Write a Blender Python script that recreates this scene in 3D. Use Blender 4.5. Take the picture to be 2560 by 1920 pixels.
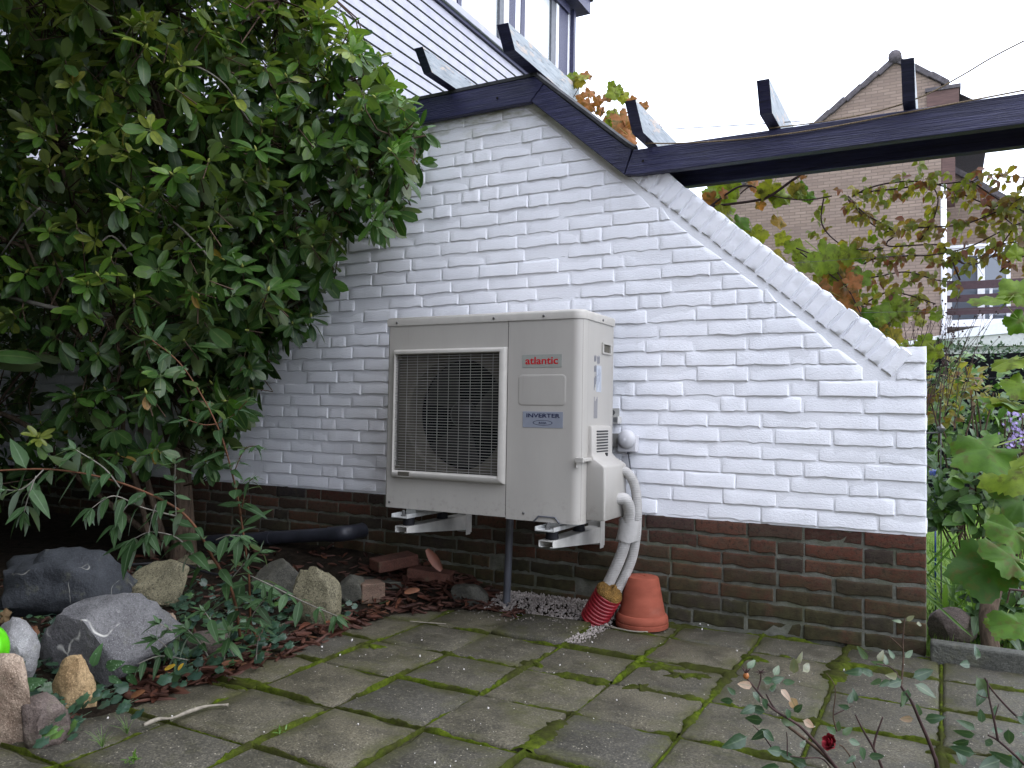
import bpy, bmesh, math, random
import numpy as np
from mathutils import Vector, Matrix, Euler, noise as mnoise

for o in list(bpy.data.objects):
    bpy.data.objects.remove(o, do_unlink=True)
SC = bpy.context.scene
COL = SC.collection
rnd = random.Random(11)

# ------------------------------------------------------------------ camera
# world: x along the white wall (0 = its right end), y away from the viewer, z up, metres
CAM = Vector((0.0517, -3.2959, 0.8536))
YAW, PITCH, ROLL, FPX = 0.49304, 0.03677, 0.01707, 2002.9
_f = Vector((-math.sin(YAW)*math.cos(PITCH), math.cos(YAW)*math.cos(PITCH), math.sin(PITCH)))
_r = Vector((math.cos(YAW), math.sin(YAW), 0)); _u = _r.cross(_f)
CR = _r*math.cos(ROLL)+_u*math.sin(ROLL); CU = -_r*math.sin(ROLL)+_u*math.cos(ROLL); CF = _f
cam = bpy.data.cameras.new('camera'); camo = bpy.data.objects.new('camera', cam); COL.objects.link(camo)
cam.sensor_fit = 'HORIZONTAL'; cam.sensor_width = 36.0; cam.lens = FPX/2560*36
cam.clip_start = 0.05; cam.clip_end = 400
camo.matrix_world = Matrix(((CR.x,CU.x,-CF.x,CAM.x),(CR.y,CU.y,-CF.y,CAM.y),(CR.z,CU.z,-CF.z,CAM.z),(0,0,0,1)))
SC.camera = camo

# ------------------------------------------------------------------ overcast daylight
SUN_EL, SUN_AZ = math.radians(50), math.radians(88)     # azimuth from +y towards +x
world = bpy.data.worlds.new('World'); SC.world = world; world.use_nodes = True
wn = world.node_tree.nodes; wl = world.node_tree.links; wn.clear()
sky = wn.new('ShaderNodeTexSky'); sky.sky_type = 'NISHITA'; sky.sun_disc = False
sky.sun_elevation = SUN_EL; sky.sun_rotation = SUN_AZ
sky.air_density = 1.0; sky.dust_density = 6.0; sky.ozone_density = 1.0
wm = wn.new('ShaderNodeMix'); wm.data_type = 'RGBA'; wm.inputs[0].default_value = 0.86   # cloud deck over the blue
wl.new(sky.outputs[0], wm.inputs[6]); wm.inputs[7].default_value = (10.8, 11.6, 13.6, 1)
bg = wn.new('ShaderNodeBackground'); bg.inputs[1].default_value = 0.15
wo = wn.new('ShaderNodeOutputWorld'); wl.new(wm.outputs[2], bg.inputs[0]); wl.new(bg.outputs[0], wo.inputs[0])
sl = bpy.data.lights.new('sun', 'SUN'); sl.energy = 0.7; sl.angle = math.radians(60); sl.color = (1.0, 0.98, 0.96)
so = bpy.data.objects.new('sun', sl); COL.objects.link(so)
so.rotation_euler = Vector((-math.sin(SUN_AZ)*math.cos(SUN_EL), -math.cos(SUN_AZ)*math.cos(SUN_EL), -math.sin(SUN_EL))).to_track_quat('-Z','Y').to_euler()
vs = SC.view_settings; vs.view_transform = 'Standard'; vs.look = 'None'; vs.gamma = 1.0; vs.exposure = 0.92; vs.use_curve_mapping = False
SC.render.engine = 'CYCLES'; SC.cycles.max_bounces = 8; SC.cycles.use_denoising = True

# ------------------------------------------------------------------ where a line of sight meets a plane (for surveying)
def _ray(px, py): return CF + CR*((px-1280)/FPX) - CU*((py-960)/FPX)
def PY(px, py, y=0.0): d = _ray(px, py); return CAM + d*((y-CAM.y)/d.y)
def PZ(px, py, z=0.0): d = _ray(px, py); return CAM + d*((z-CAM.z)/d.z)
def PX(px, py, x): d = _ray(px, py); return CAM + d*((x-CAM.x)/d.x)
def PD(px, py, d): return CAM + _ray(px, py)*d
def project(p):
    d = p-CAM; z = d.dot(CF)
    if z < 0.1: return None
    return 1280+FPX*d.dot(CR)/z, 960-FPX*d.dot(CU)/z, z

# ------------------------------------------------------------------ scene helpers
ORG = {}
def tag(o, label=None, cat=None, group=None, kind=None):
    if label: o['label'] = label
    if cat: o['category'] = cat
    if group: o['group'] = group
    if kind: o['kind'] = kind
    return o
def thing(name, label, cat, loc=(0,0,0), group=None):
    o = bpy.data.objects.new(name, None); COL.objects.link(o); o.location = loc; o.empty_display_size = 0.05
    ORG[o.name] = Vector(loc); return tag(o, label, cat, group)
def _org(parent): return ORG.get(parent.name, Vector((0,0,0))) if parent else Vector((0,0,0))
def mesh_from(name, v, f, mat, smooth=False, mats=None, fm=None, attrs=None):
    me = bpy.data.meshes.new(name)
    me.from_pydata(v, [], f)
    if mats:
        for m in mats: me.materials.append(m)
    elif mat: me.materials.append(mat)
    if fm is not None: me.polygons.foreach_set('material_index', fm)
    if smooth: me.polygons.foreach_set('use_smooth', [True]*len(me.polygons))
    if attrs:
        for k, a in attrs.items():
            at = me.attributes.new(k, 'FLOAT', 'POINT'); at.data.foreach_set('value', np.asarray(a, dtype=np.float32))
    me.update(); return me
def link(name, me, parent=None, M=None):
    o = bpy.data.objects.new(name, me); COL.objects.link(o)
    if parent: o.parent = parent
    if M is not None:
        o.matrix_basis = Matrix.Translation(-_org(parent)) @ M
    return o
class MB:
    def __init__(s): s.v = []; s.f = []; s.fm = []
    def add(s, v, f, m=0):
        b = len(s.v); s.v += [tuple(p) for p in v]; s.f += [tuple(i+b for i in q) for q in f]; s.fm += [m]*len(f); return s
    def box(s, x0, x1, y0, y1, z0, z1, m=0):
        return s.add([(x0,y0,z0),(x1,y0,z0),(x1,y1,z0),(x0,y1,z0),(x0,y0,z1),(x1,y0,z1),(x1,y1,z1),(x0,y1,z1)],
                     [(0,3,2,1),(4,5,6,7),(0,1,5,4),(1,2,6,5),(2,3,7,6),(3,0,4,7)], m)
    def obox(s, c, size, R, m=0):
        h = [a/2 for a in size]; c = Vector(c)
        vv = [c+R@Vector((sx*h[0],sy*h[1],sz*h[2])) for sz in (-1,1) for sx,sy in ((-1,-1),(1,-1),(1,1),(-1,1))]
        return s.add(vv, [(0,3,2,1),(4,5,6,7),(0,1,5,4),(1,2,6,5),(2,3,7,6),(3,0,4,7)], m)
    def prism(s, poly, y0, y1, m=0):           # poly in (x,z), counter-clockwise seen from -y
        n = len(poly); v = [(x,y0,z) for x,z in poly]+[(x,y1,z) for x,z in poly]
        return s.add(v, [tuple(range(n)), tuple(reversed(range(n,2*n)))]+[(i,n+i,n+(i+1)%n,(i+1)%n) for i in range(n)], m)
    def prismz(s, poly, z0, z1, m=0):          # poly in (x,y)
        n = len(poly); v = [(x,y,z0) for x,y in poly]+[(x,y,z1) for x,y in poly]
        return s.add(v, [tuple(reversed(range(n))), tuple(range(n,2*n))]+[(i,(i+1)%n,n+(i+1)%n,n+i) for i in range(n)], m)
    def tube(s, pts, rad, n=8, cap=True, m=0):
        pts = [Vector(p) for p in pts]
        if not hasattr(rad, '__len__'): rad = [rad]*len(pts)
        rings = []; up = Vector((0.13,0.31,0.94)); prev = None
        for i, p in enumerate(pts):
            t = (pts[min(i+1,len(pts)-1)]-pts[max(i-1,0)])
            if t.length < 1e-9: t = Vector((0,0,1))
            t.normalize()
            a = (prev - t*prev.dot(t)) if prev else up-t*up.dot(t)
            if a.length < 1e-4: a = Vector((1,0,0))-t*t.x
            a.normalize(); prev = a; b = t.cross(a)
            rings.append([p+(a*math.cos(2*math.pi*k/n)+b*math.sin(2*math.pi*k/n))*rad[i] for k in range(n)])
        v = [q for r in rings for q in r]; f = []
        for i in range(len(pts)-1):
            for k in range(n):
                f.append((i*n+k, i*n+(k+1)%n, (i+1)*n+(k+1)%n, (i+1)*n+k))
        if cap: f += [tuple(reversed(range(n))), tuple(range((len(pts)-1)*n, len(pts)*n))]
        return s.add(v, f, m)
    def lathe(s, prof, c, n=24, R=None, m=0, cap=True):   # prof (r,h) along local z
        R = R or Matrix.Identity(3); c = Vector(c); v = []; f = []
        for r, h in prof:
            for k in range(n):
                a = 2*math.pi*k/n; v.append(c+R@Vector((r*math.cos(a), r*math.sin(a), h)))
        for i in range(len(prof)-1):
            for k in range(n): f.append((i*n+k, i*n+(k+1)%n, (i+1)*n+(k+1)%n, (i+1)*n+k))
        if cap: f += [tuple(reversed(range(n))), tuple(range((len(prof)-1)*n, len(prof)*n))]
        return s.add(v, f, m)
    def build(s, name, mat, parent=None, smooth=False, bevel=0, seg=2, autos=None):
        o_ = _org(parent); v = [(a-o_.x, b-o_.y, c-o_.z) for a,b,c in s.v]
        mats = mat if isinstance(mat, (list,tuple)) else None
        me = mesh_from(name, v, s.f, None if mats else mat, smooth, mats, s.fm if mats else None)
        if autos is not None:
            me.polygons.foreach_set('use_smooth', [True]*len(me.polygons)); me.set_sharp_from_angle(angle=math.radians(autos))
        o = link(name, me, parent); ORG[o.name] = o_
        if bevel:
            b = o.modifiers.new('bevel','BEVEL'); b.width = bevel; b.segments = seg; b.limit_method = 'ANGLE'; b.angle_limit = math.radians(40)
        return o
def fbm(x, y, z, o=4): return mnoise.fractal(Vector((x,y,z)), 0.9, 2.0, o)
def smooth01(t): t = max(0.0, min(1.0, t)); return t*t*(3-2*t)
def spline(pts, n=6):                                     # Catmull-Rom through points
    P = [Vector(p) for p in pts]; out = []
    for i in range(len(P)-1):
        a, b, c, d = P[max(i-1,0)], P[i], P[i+1], P[min(i+2,len(P)-1)]
        for k in range(n):
            t = k/n; out.append(0.5*((2*b)+(c-a)*t+(2*a-5*b+4*c-d)*t*t+(3*b-a-3*c+d)*t**3))
    out.append(P[-1]); return out

# ------------------------------------------------------------------ procedural materials
class NT:
    def __init__(s, name):
        s.m = bpy.data.materials.new(name); s.m.use_nodes = True; s.t = s.m.node_tree; s.t.nodes.clear()
        s.out = s.n('ShaderNodeOutputMaterial'); s.p = s.n('ShaderNodeBsdfPrincipled'); s.l(s.p, 0, s.out, 0)
        s.co = None
    def n(s, ty, **kw):
        x = s.t.nodes.new(ty)
        for k, v in kw.items(): setattr(x, k, v)
        return x
    def l(s, a, ao, b, bi): s.t.links.new(a.outputs[ao], b.inputs[bi])
    def coord(s, kind='Object', scale=None):
        tc = s.n('ShaderNodeTexCoord')
        if scale is None: return (tc, kind)
        mp = s.n('ShaderNodeMapping'); mp.inputs['Scale'].default_value = scale; s.l(tc, kind, mp, 0); return (mp, 0)
    def pos(s, scale=(1,1,1)):
        g = s.n('ShaderNodeNewGeometry'); mp = s.n('ShaderNodeMapping'); mp.inputs['Scale'].default_value = scale; s.l(g, 'Position', mp, 0); return (mp, 0)
    def noise(s, c, scale, detail=4, rough=0.55, dist=0):
        x = s.n('ShaderNodeTexNoise'); x.inputs['Scale'].default_value = scale; x.inputs['Detail'].default_value = detail
        x.inputs['Roughness'].default_value = rough; x.inputs['Distortion'].default_value = dist
        if c: s.l(c[0], c[1], x, 0)
        return (x, 0)
    def vor(s, c, scale, feat='F1', rand=1.0):
        x = s.n('ShaderNodeTexVoronoi'); x.feature = feat; x.inputs['Scale'].default_value = scale; x.inputs['Randomness'].default_value = rand
        s.l(c[0], c[1], x, 0); return (x, 0)
    def ramp(s, a, stops, interp='LINEAR'):
        x = s.n('ShaderNodeValToRGB'); x.color_ramp.interpolation = interp; e = x.color_ramp.elements
        while len(e) < len(stops): e.new(0.5)
        for k, (p, c) in enumerate(stops):
            e[k].position = p; e[k].color = (*c, 1) if hasattr(c, '__len__') else (c, c, c, 1)
        s.l(a[0], a[1], x, 0); return (x, 0)
    def mix(s, f, a, b, mode='MIX'):
        x = s.n('ShaderNodeMix', data_type='RGBA', blend_type=mode)
        for src, i in ((f,0),(a,6),(b,7)):
            if isinstance(src, tuple) and hasattr(src[0], 'outputs'): s.l(src[0], src[1], x, i)
            elif i == 0: x.inputs[0].default_value = src
            else: x.inputs[i].default_value = (*src, 1)
        return (x, 2)
    def math(s, op, a, b=None, clamp=False):
        x = s.n('ShaderNodeMath', operation=op); x.use_clamp = clamp
        for src, i in ((a,0),(b,1)):
            if src is None: continue
            if isinstance(src, tuple): s.l(src[0], src[1], x, i)
            else: x.inputs[i].default_value = src
        return (x, 0)
    def sep(s, c): x = s.n('ShaderNodeSeparateXYZ'); s.l(c[0], c[1], x, 0); return x
    def attr(s, name): x = s.n('ShaderNodeAttribute'); x.attribute_name = name; return (x, 2)
    def orand(s): x = s.n('ShaderNodeObjectInfo'); return (x, 'Random')
    def bump(s, h, strength=0.5, dist=0.01, prev=None):
        x = s.n('ShaderNodeBump'); x.inputs['Strength'].default_value = strength; x.inputs['Distance'].default_value = dist
        s.l(h[0], h[1], x, 'Height')
        if prev: s.l(prev[0], prev[1], x, 'Normal')
        return (x, 0)
    def fin(s, col=None, rough=0.6, spec=0.5, normal=None, metal=0, **kw):
        p = s.p
        if col is not None:
            if isinstance(col, tuple) and hasattr(col[0], 'outputs'): s.l(col[0], col[1], p, 'Base Color')
            else: p.inputs['Base Color'].default_value = (*col, 1)
        if isinstance(rough, tuple): s.l(rough[0], rough[1], p, 'Roughness')
        else: p.inputs['Roughness'].default_value = rough
        p.inputs['Specular IOR Level'].default_value = spec; p.inputs['Metallic'].default_value = metal
        if normal: s.l(normal[0], normal[1], p, 'Normal')
        for k, v in kw.items(): p.inputs[k.replace('_',' ')].default_value = v
        return s.m
MAT = {}
def simple(name, col, rough=0.5, spec=0.5, var=0.08, bump=0.0, scale=30, metal=0):
    t = NT(name); c = t.pos(); nz = t.noise(c, scale, 4)
    lo = tuple(max(0, a*(1-var*2)) for a in col); hi = tuple(min(1, a*(1+var*2)) for a in col)
    cc = t.ramp(nz, [(0.3, lo), (0.7, hi)])
    nb = t.bump(t.noise(c, scale*4, 3), bump, 0.004) if bump else None
    MAT[name] = t.fin(cc, rough, spec, nb, metal); return MAT[name]

def build_materials():
    # thick white masonry paint over brick
    t = NT('white_paint'); c = t.pos()
    big = t.noise(c, 2.2, 3); fine = t.noise(t.pos((60,60,110)), 1.6, 5, 0.6); sp = t.noise(c, 420, 2)
    col = t.ramp(big, [(0.35,(0.845,0.86,0.905)),(0.65,(0.90,0.91,0.95))])
    dirt = t.ramp(t.noise(t.pos((9,9,26)), 3.0, 6, 0.65), [(0.60,0.0),(0.80,0.30)]); col = t.mix(dirt, col, (0.62,0.61,0.60)); st = t.ramp(t.noise(t.pos((26,26,1.4)), 1.5, 6, 0.7), [(0.58,0.0),(0.76,0.22)]); col = t.mix(st, col, (0.56,0.555,0.53))
    pz = t.sep(t.pos()); al = t.math('MULTIPLY', t.ramp((pz,'Z'), [(0.0,0.0),(1.0,1.0)]), 1.0)
    hz = t.math('SUBTRACT', (pz,'Z'), 2.15); hz = t.math('MULTIPLY', hz, 5.5, True)
    al = t.math('MULTIPLY', hz, t.ramp(t.noise(t.pos((5,5,16)), 1.6, 5), [(0.46,0.0),(0.62,1.0)])); al = t.math('MULTIPLY', al, 0.85)
    col = t.mix(al, col, (0.30,0.30,0.16))
    nb = t.bump(fine, 0.28, 0.006); nb = t.bump(t.noise(c, 150, 4, 0.7), 0.3, 0.004, nb); nb = t.bump(sp, 0.3, 0.0018, nb)
    MAT['white_paint'] = t.fin(col, 0.55, 0.35, nb)
    # bare dark facing brick of the plinth
    t = NT('plinth_brick'); c = t.pos(); r = t.orand()
    col = t.ramp(r, [(0.0,(0.062,0.032,0.026)),(0.2,(0.15,0.050,0.034)),(0.38,(0.050,0.036,0.036)),(0.58,(0.16,0.064,0.042)),(0.78,(0.085,0.048,0.036)),(1.0,(0.036,0.030,0.034))])
    n1 = t.noise(t.pos((14,14,30)), 1.8, 7, 0.7); col = t.mix(t.ramp(n1, [(0.44,0.0),(0.66,0.75)]), col, (0.085,0.070,0.052)); col = t.mix(t.ramp(t.noise(c, 75, 5, 0.7), [(0.36,0.7),(0.48,0.0)]), col, (0.022,0.018,0.016))
    col = t.mix(t.ramp(t.noise(t.pos((10,10,60)), 1.5, 6, 0.7), [(0.66,0.0),(0.74,0.55)]), col, (0.30,0.30,0.28))
    pz = t.sep(t.pos()); g = t.math('SUBTRACT', 0.42, (pz,'Z')); g = t.math('MULTIPLY', g, 3.0, True)
    g = t.math('MULTIPLY', g, t.ramp(t.noise(c, 6, 6, 0.65), [(0.26,0.0),(0.52,0.95)])); col = t.mix(g, col, t.ramp(t.noise(c, 30, 4), [(0.3,(0.030,0.028,0.014)),(0.7,(0.070,0.066,0.030))]))
    col = t.mix(1.0, col, (0.74,0.74,0.72), 'MULTIPLY')
    nb = t.bump(t.noise(c, 130, 5, 0.7), 0.6, 0.005); MAT['plinth_brick'] = t.fin(col, 0.85, 0.2, nb)
    t = NT('plinth_mortar'); c = t.pos(); n1 = t.noise(c, 18, 6, 0.7)
    col = t.ramp(n1, [(0.3,(0.085,0.086,0.070)),(0.55,(0.150,0.152,0.128)),(0.8,(0.24,0.24,0.21))])
    g = t.ramp(t.noise(c, 6, 4), [(0.45,0.0),(0.7,0.6)]); col = t.mix(g, col, (0.075,0.086,0.042))
    MAT['plinth_mortar'] = t.fin(col, 0.95, 0.1, t.bump(t.noise(c, 160, 4, 0.7), 0.8, 0.006))
    # concrete slabs with exposed grit, moss and damp
    t = NT('slab'); c = t.pos(); r = t.orand(); oc = t.coord('Object')
    base = t.ramp(r, [(0.0,(0.058,0.055,0.047)),(0.2,(0.118,0.106,0.078)),(0.4,(0.066,0.063,0.058)),(0.6,(0.135,0.121,0.088)),(0.8,(0.082,0.076,0.060)),(1.0,(0.106,0.099,0.082))])
    blot = t.noise(c, 7.0, 7, 0.68); base = t.mix(t.ramp(blot, [(0.36,0.8),(0.56,0.0)]), base, (0.036,0.034,0.027))
    pale = t.ramp(t.noise(c, 11.0, 6, 0.65), [(0.56,0.0),(0.74,0.6)]); base = t.mix(pale, base, (0.165,0.155,0.130))
    gr = t.noise(c, 170, 4, 0.75); base = t.mix(t.ramp(gr, [(0.40,0.75),(0.52,0.0)]), base, (0.026,0.024,0.019)); base = t.mix(t.ramp(gr, [(0.54,0.0),(0.68,0.7)]), base, (0.21,0.195,0.155))
    v = t.vor(c, 105); grit = t.ramp(v, [(0.16,1.0),(0.27,0.0)]); gm = t.ramp(t.noise(c, 60, 2), [(0.54,0.0),(0.62,0.9)])
    base = t.mix(t.math('MULTIPLY', grit, gm), base, (0.42,0.39,0.34))
    s_ = t.sep(oc); ax = t.math('ABSOLUTE', (s_,'X')); ay = t.math('ABSOLUTE', (s_,'Y')); e = t.math('MAXIMUM', ax, ay)
    e = t.math('SUBTRACT', e, 0.088); e = t.math('MULTIPLY', e, 17, True)
    mo = t.math('MULTIPLY', e, t.ramp(t.noise(c, 4.1, 7, 0.66), [(0.45,0.0),(0.58,1.0)]))
    mo2 = t.ramp(t.noise(c, 2.6, 9, 0.75), [(0.52,0.0),(0.66,0.75)]); mo = t.math('MAXIMUM', mo, mo2)
    base = t.mix(mo, base, t.ramp(t.noise(c, 90, 4), [(0.3,(0.034,0.034,0.012)),(0.7,(0.078,0.082,0.022))]))
    base = t.mix(1.0, base, (0.80,0.78,0.68), 'MULTIPLY')
    nb = t.bump(gr, 0.6, 0.004); nb = t.bump(t.noise(c, 26, 5, 0.6), 0.4, 0.008, nb)
    MAT['slab'] = t.fin(base, t.ramp(blot, [(0.35,(0.5,)*3),(0.65,(0.85,)*3)]), 0.4, nb)
    t = NT('moss'); c = t.pos(); n1 = t.noise(c, 45, 5, 0.7); n2 = t.noise(c, 6, 4)
    col = t.ramp(n1, [(0.28,(0.028,0.040,0.005)),(0.5,(0.090,0.130,0.010)),(0.75,(0.18,0.235,0.02))])
    col = t.mix(t.ramp(n2, [(0.42,0.8),(0.62,0.0)]), col, (0.045,0.042,0.018))
    MAT['moss'] = t.fin(col, 1.0, 0.05, t.bump(t.noise(c, 380, 4, 0.75), 1.0, 0.01))
    t = NT('soil'); c = t.pos(); n1 = t.noise(c, 25, 7, 0.7)
    col = t.ramp(n1, [(0.3,(0.010,0.008,0.006)),(0.6,(0.035,0.026,0.018)),(0.8,(0.075,0.055,0.035))])
    MAT['soil'] = t.fin(col, 1.0, 0.1, t.bump(t.noise(c, 90, 5, 0.75), 1.0, 0.03))
    t = NT('joint_fill'); c = t.pos(); col = t.ramp(t.noise(c, 40, 6, 0.7), [(0.3,(0.022,0.020,0.012)),(0.55,(0.050,0.050,0.022)),(0.8,(0.095,0.088,0.050))]); MAT['joint_fill'] = t.fin(col, 1.0, 0.1, t.bump(t.noise(c, 120, 5, 0.75), 1.0, 0.01))
    t = NT('lawn'); c = t.pos(); n1 = t.noise(c, 14, 6, 0.7)
    col = t.ramp(n1, [(0.3,(0.075,0.14,0.014)),(0.55,(0.15,0.27,0.03)),(0.8,(0.22,0.36,0.05))])
    MAT['lawn'] = t.fin(col, 0.9, 0.2, t.bump(t.noise(c, 120, 5, 0.8), 1.0, 0.04))
    # navy gloss paint on sawn timber
    t = NT('navy_paint'); c = t.pos((1.2,14,46)); g = t.noise(c, 5, 6, 0.6, 0.6); w = t.noise(t.pos((2,20,30)), 2, 4)
    col = t.ramp(w, [(0.35,(0.014,0.015,0.050)),(0.65,(0.030,0.031,0.088))])
    wr = t.ramp(t.noise(t.pos((3,30,70)), 2.6, 7, 0.72), [(0.60,0.0),(0.72,0.5)]); col = t.mix(wr, col, (0.085,0.085,0.11)); crk = t.ramp(t.noise(t.pos((2.2,30,95)), 3.0, 6, 0.7), [(0.36,0.8),(0.43,0.0)]); col = t.mix(crk, col, (0.004,0.004,0.008))
    MAT['navy_paint'] = t.fin(col, t.ramp(g, [(0.3,(0.28,)*3),(0.7,(0.52,)*3)]), 0.5, t.bump(g, 0.6, 0.008))
    t = NT('weathered_grey'); c = t.pos((16,3,30)); g = t.noise(c, 3, 7, 0.65); p = t.noise(t.pos((14,5,22)), 1.7, 6, 0.7)
    col = t.ramp(g, [(0.3,(0.22,0.25,0.27)),(0.7,(0.40,0.44,0.47))])
    col = t.mix(t.ramp(p, [(0.56,0.0),(0.60,1.0)]), col, (0.46,0.40,0.35)); col = t.mix(t.ramp(t.noise(t.pos((30,4,60)), 2.4, 6, 0.7), [(0.60,0.0),(0.66,0.9)]), col, (0.03,0.03,0.035))
    MAT['weathered_grey'] = t.fin(col, 0.75, 0.3, t.bump(p, 0.5, 0.004))
    t = NT('bitumen'); c = t.pos(); MAT['bitumen'] = t.fin(t.ramp(t.noise(c, 30, 5), [(0.3,(0.014,0.015,0.018)),(0.75,(0.05,0.052,0.058))]), 0.55, 0.5, t.bump(t.noise(c, 120, 4), 0.5, 0.004))
    # far house brick
    t = NT('far_brick'); tc = t.n('ShaderNodeNewGeometry'); cx = t.n('ShaderNodeSeparateXYZ'); t.l(tc,'Position',cx,0)
    cb = t.n('ShaderNodeCombineXYZ'); sm = t.math('ADD', (cx,'X'), (cx,'Y')); t.l(sm[0],0,cb,0); t.l(cx,'Z',cb,1)
    b = t.n('ShaderNodeTexBrick'); t.l(cb,0,b,0); b.inputs['Scale'].default_value = 1.0; b.inputs['Brick Width'].default_value = 0.22; b.inputs['Row Height'].default_value = 0.0625
    b.inputs['Mortar Size'].default_value = 0.007; b.inputs['Color1'].default_value = (0.295,0.225,0.178,1); b.inputs['Color2'].default_value = (0.225,0.168,0.132,1); b.inputs['Mortar'].default_value = (0.16,0.127,0.104,1)
    nv = t.noise(t.pos((1,1,6)), 1.2, 6, 0.7); col = t.mix(t.ramp(nv, [(0.40,0.45),(0.62,0.0)]), (b,0), (0.17,0.13,0.11))
    MAT['far_brick'] = t.fin(col, 0.9, 0.2, t.bump((b,1), 0.6, -0.01))
    t = NT('brown_brick'); MAT['brown_brick'] = t.fin(t.ramp(t.noise(t.pos((1,1,8)), 4, 5), [(0.3,(0.085,0.055,0.05)),(0.7,(0.14,0.088,0.078))]), 0.9, 0.2)
    simple('roof_tile', (0.075,0.066,0.07), 0.7, 0.3, 0.2, 0.3, 20)
    simple('upvc_white', (0.78,0.79,0.82), 0.35, 0.5, 0.03)
    simple('siding_white', (0.34,0.34,0.40), 0.5, 0.4, 0.05, 0.15, 6)
    simple('sky_reflection_white', (0.86,0.87,0.88), 0.8, 0.2, 0.02)
    simple('dark_void', (0.006,0.006,0.008), 0.9, 0.1)
    simple('balcony_brown', (0.045,0.024,0.028), 0.6, 0.3, 0.1)
    simple('pale_render', (0.52,0.53,0.50), 0.8, 0.2, 0.05)
    t = NT('window_glass'); MAT['window_glass'] = t.fin((0.12,0.14,0.17), 0.05, 0.8)
    t = NT('clear_glass'); t.p.inputs['Alpha'].default_value = 0.25; MAT['clear_glass'] = t.fin((0.7,0.75,0.78), 0.03, 0.9)
    # heat pump
    t = NT('unit_paint'); c = t.pos(); n1 = t.noise(t.pos((3,3,1.2)), 2.0, 5); col = t.ramp(n1, [(0.3,(0.350,0.334,0.306)),(0.7,(0.392,0.375,0.344))])
    d = t.ramp(t.noise(t.pos((22,22,3)), 2, 6, 0.7), [(0.6,0.0),(0.85,0.25)]); col = t.mix(d, col, (0.27,0.26,0.235))
    pz = t.sep(t.pos()); lo_ = t.math('SUBTRACT', 0.56, (pz,'Z')); lo_ = t.math('MULTIPLY', lo_, 7.0, True); sp_ = t.ramp(t.noise(c, 42, 7, 0.75), [(0.52,0.0),(0.68,0.55)]); col = t.mix(t.math('MULTIPLY', lo_, sp_), col, (0.16,0.145,0.115)); col = t.mix(t.ramp(t.noise(t.pos((34,34,1.6)), 2.2, 6, 0.7), [(0.58,0.0),(0.75,0.22)]), col, (0.25,0.235,0.20))
    MAT['unit_paint'] = t.fin(col, 0.42, 0.45, t.bump(t.noise(c, 900, 2), 0.06, 0.001))
    simple('unit_plastic', (0.40,0.384,0.352), 0.45, 0.4, 0.03)
    simple('grille_grey', (0.27,0.265,0.25), 0.45, 0.4, 0.04)
    simple('fan_black', (0.006,0.006,0.007), 0.5, 0.4, 0.1)
    simple('plenum', (0.085,0.078,0.062), 0.7, 0.3, 0.15, 0, 12)
    simple('badge_green', (0.27,0.285,0.26), 0.4, 0.4, 0.02); simple('badge_blue', (0.225,0.245,0.29), 0.4, 0.4, 0.02)
    simple('red_ink', (0.42,0.012,0.02), 0.5, 0.3, 0.02); simple('navy_ink', (0.015,0.02,0.06), 0.5, 0.3, 0.02); simple('label_grey', (0.20,0.21,0.26), 0.6, 0.2, 0.02); simple('label_pale', (0.40,0.43,0.48), 0.6, 0.3, 0.02)
    simple('steel', (0.16,0.16,0.16), 0.4, 0.5, 0.1, 0, 60, 0.7); simple('galvanised', (0.55,0.56,0.55), 0.5, 0.5, 0.1, 0, 40, 0.4)
    simple('bracket_cream', (0.44,0.435,0.41), 0.5, 0.4, 0.10, 0, 12); simple('rubber', (0.012,0.012,0.016), 0.7, 0.3)
    t = NT('foam_sleeve'); c = t.pos(); w = t.n('ShaderNodeTexWave'); w.bands_direction = 'Z'; w.inputs['Scale'].default_value = 45; w.inputs['Distortion'].default_value = 3.0; w.inputs['Detail'].default_value = 3; t.l(c[0],c[1],w,0)
    col = t.ramp(t.noise(c, 25, 5), [(0.3,(0.34,0.33,0.315)),(0.7,(0.46,0.45,0.435))]); MAT['foam_sleeve'] = t.fin(col, 0.7, 0.25, t.bump((w,0), 0.35, 0.003))
    simple('tape_white', (0.42,0.41,0.395), 0.5, 0.35, 0.06, 0.5, 14)
    simple('red_plastic', (0.26,0.014,0.022), 0.38, 0.45, 0.08)
    t = NT('pu_foam'); c = t.pos(); MAT['pu_foam'] = t.fin(t.ramp(t.noise(c, 40, 5), [(0.3,(0.08,0.045,0.012)),(0.7,(0.20,0.11,0.028))]), 0.85, 0.2, t.bump(t.vor(c, 160), 0.8, 0.005))
    t = NT('terracotta'); c = t.pos(); col = t.ramp(t.noise(t.pos((4,4,10)), 3, 5), [(0.3,(0.20,0.048,0.027)),(0.7,(0.28,0.074,0.044))])
    col = t.mix(t.ramp(t.noise(c, 9, 6, 0.7), [(0.60,0.0),(0.8,0.35)]), col, (0.32,0.17,0.13)); MAT['terracotta'] = t.fin(col, 0.8, 0.25, t.bump(t.noise(c, 220, 3), 0.25, 0.002))
    simple('pvc_grey', (0.085,0.09,0.105), 0.4, 0.4, 0.1, 0, 15); simple('pvc_dark', (0.030,0.032,0.042), 0.38, 0.5, 0.15, 0, 12)
    simple('sensor_white', (0.58,0.58,0.60), 0.35, 0.45, 0.02); simple('jute', (0.22,0.17,0.11), 0.95, 0.1, 0.2, 0.4, 200); simple('wire', (0.10,0.10,0.10), 0.5, 0.5, 0.1, 0, 50, 0.5)
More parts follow.
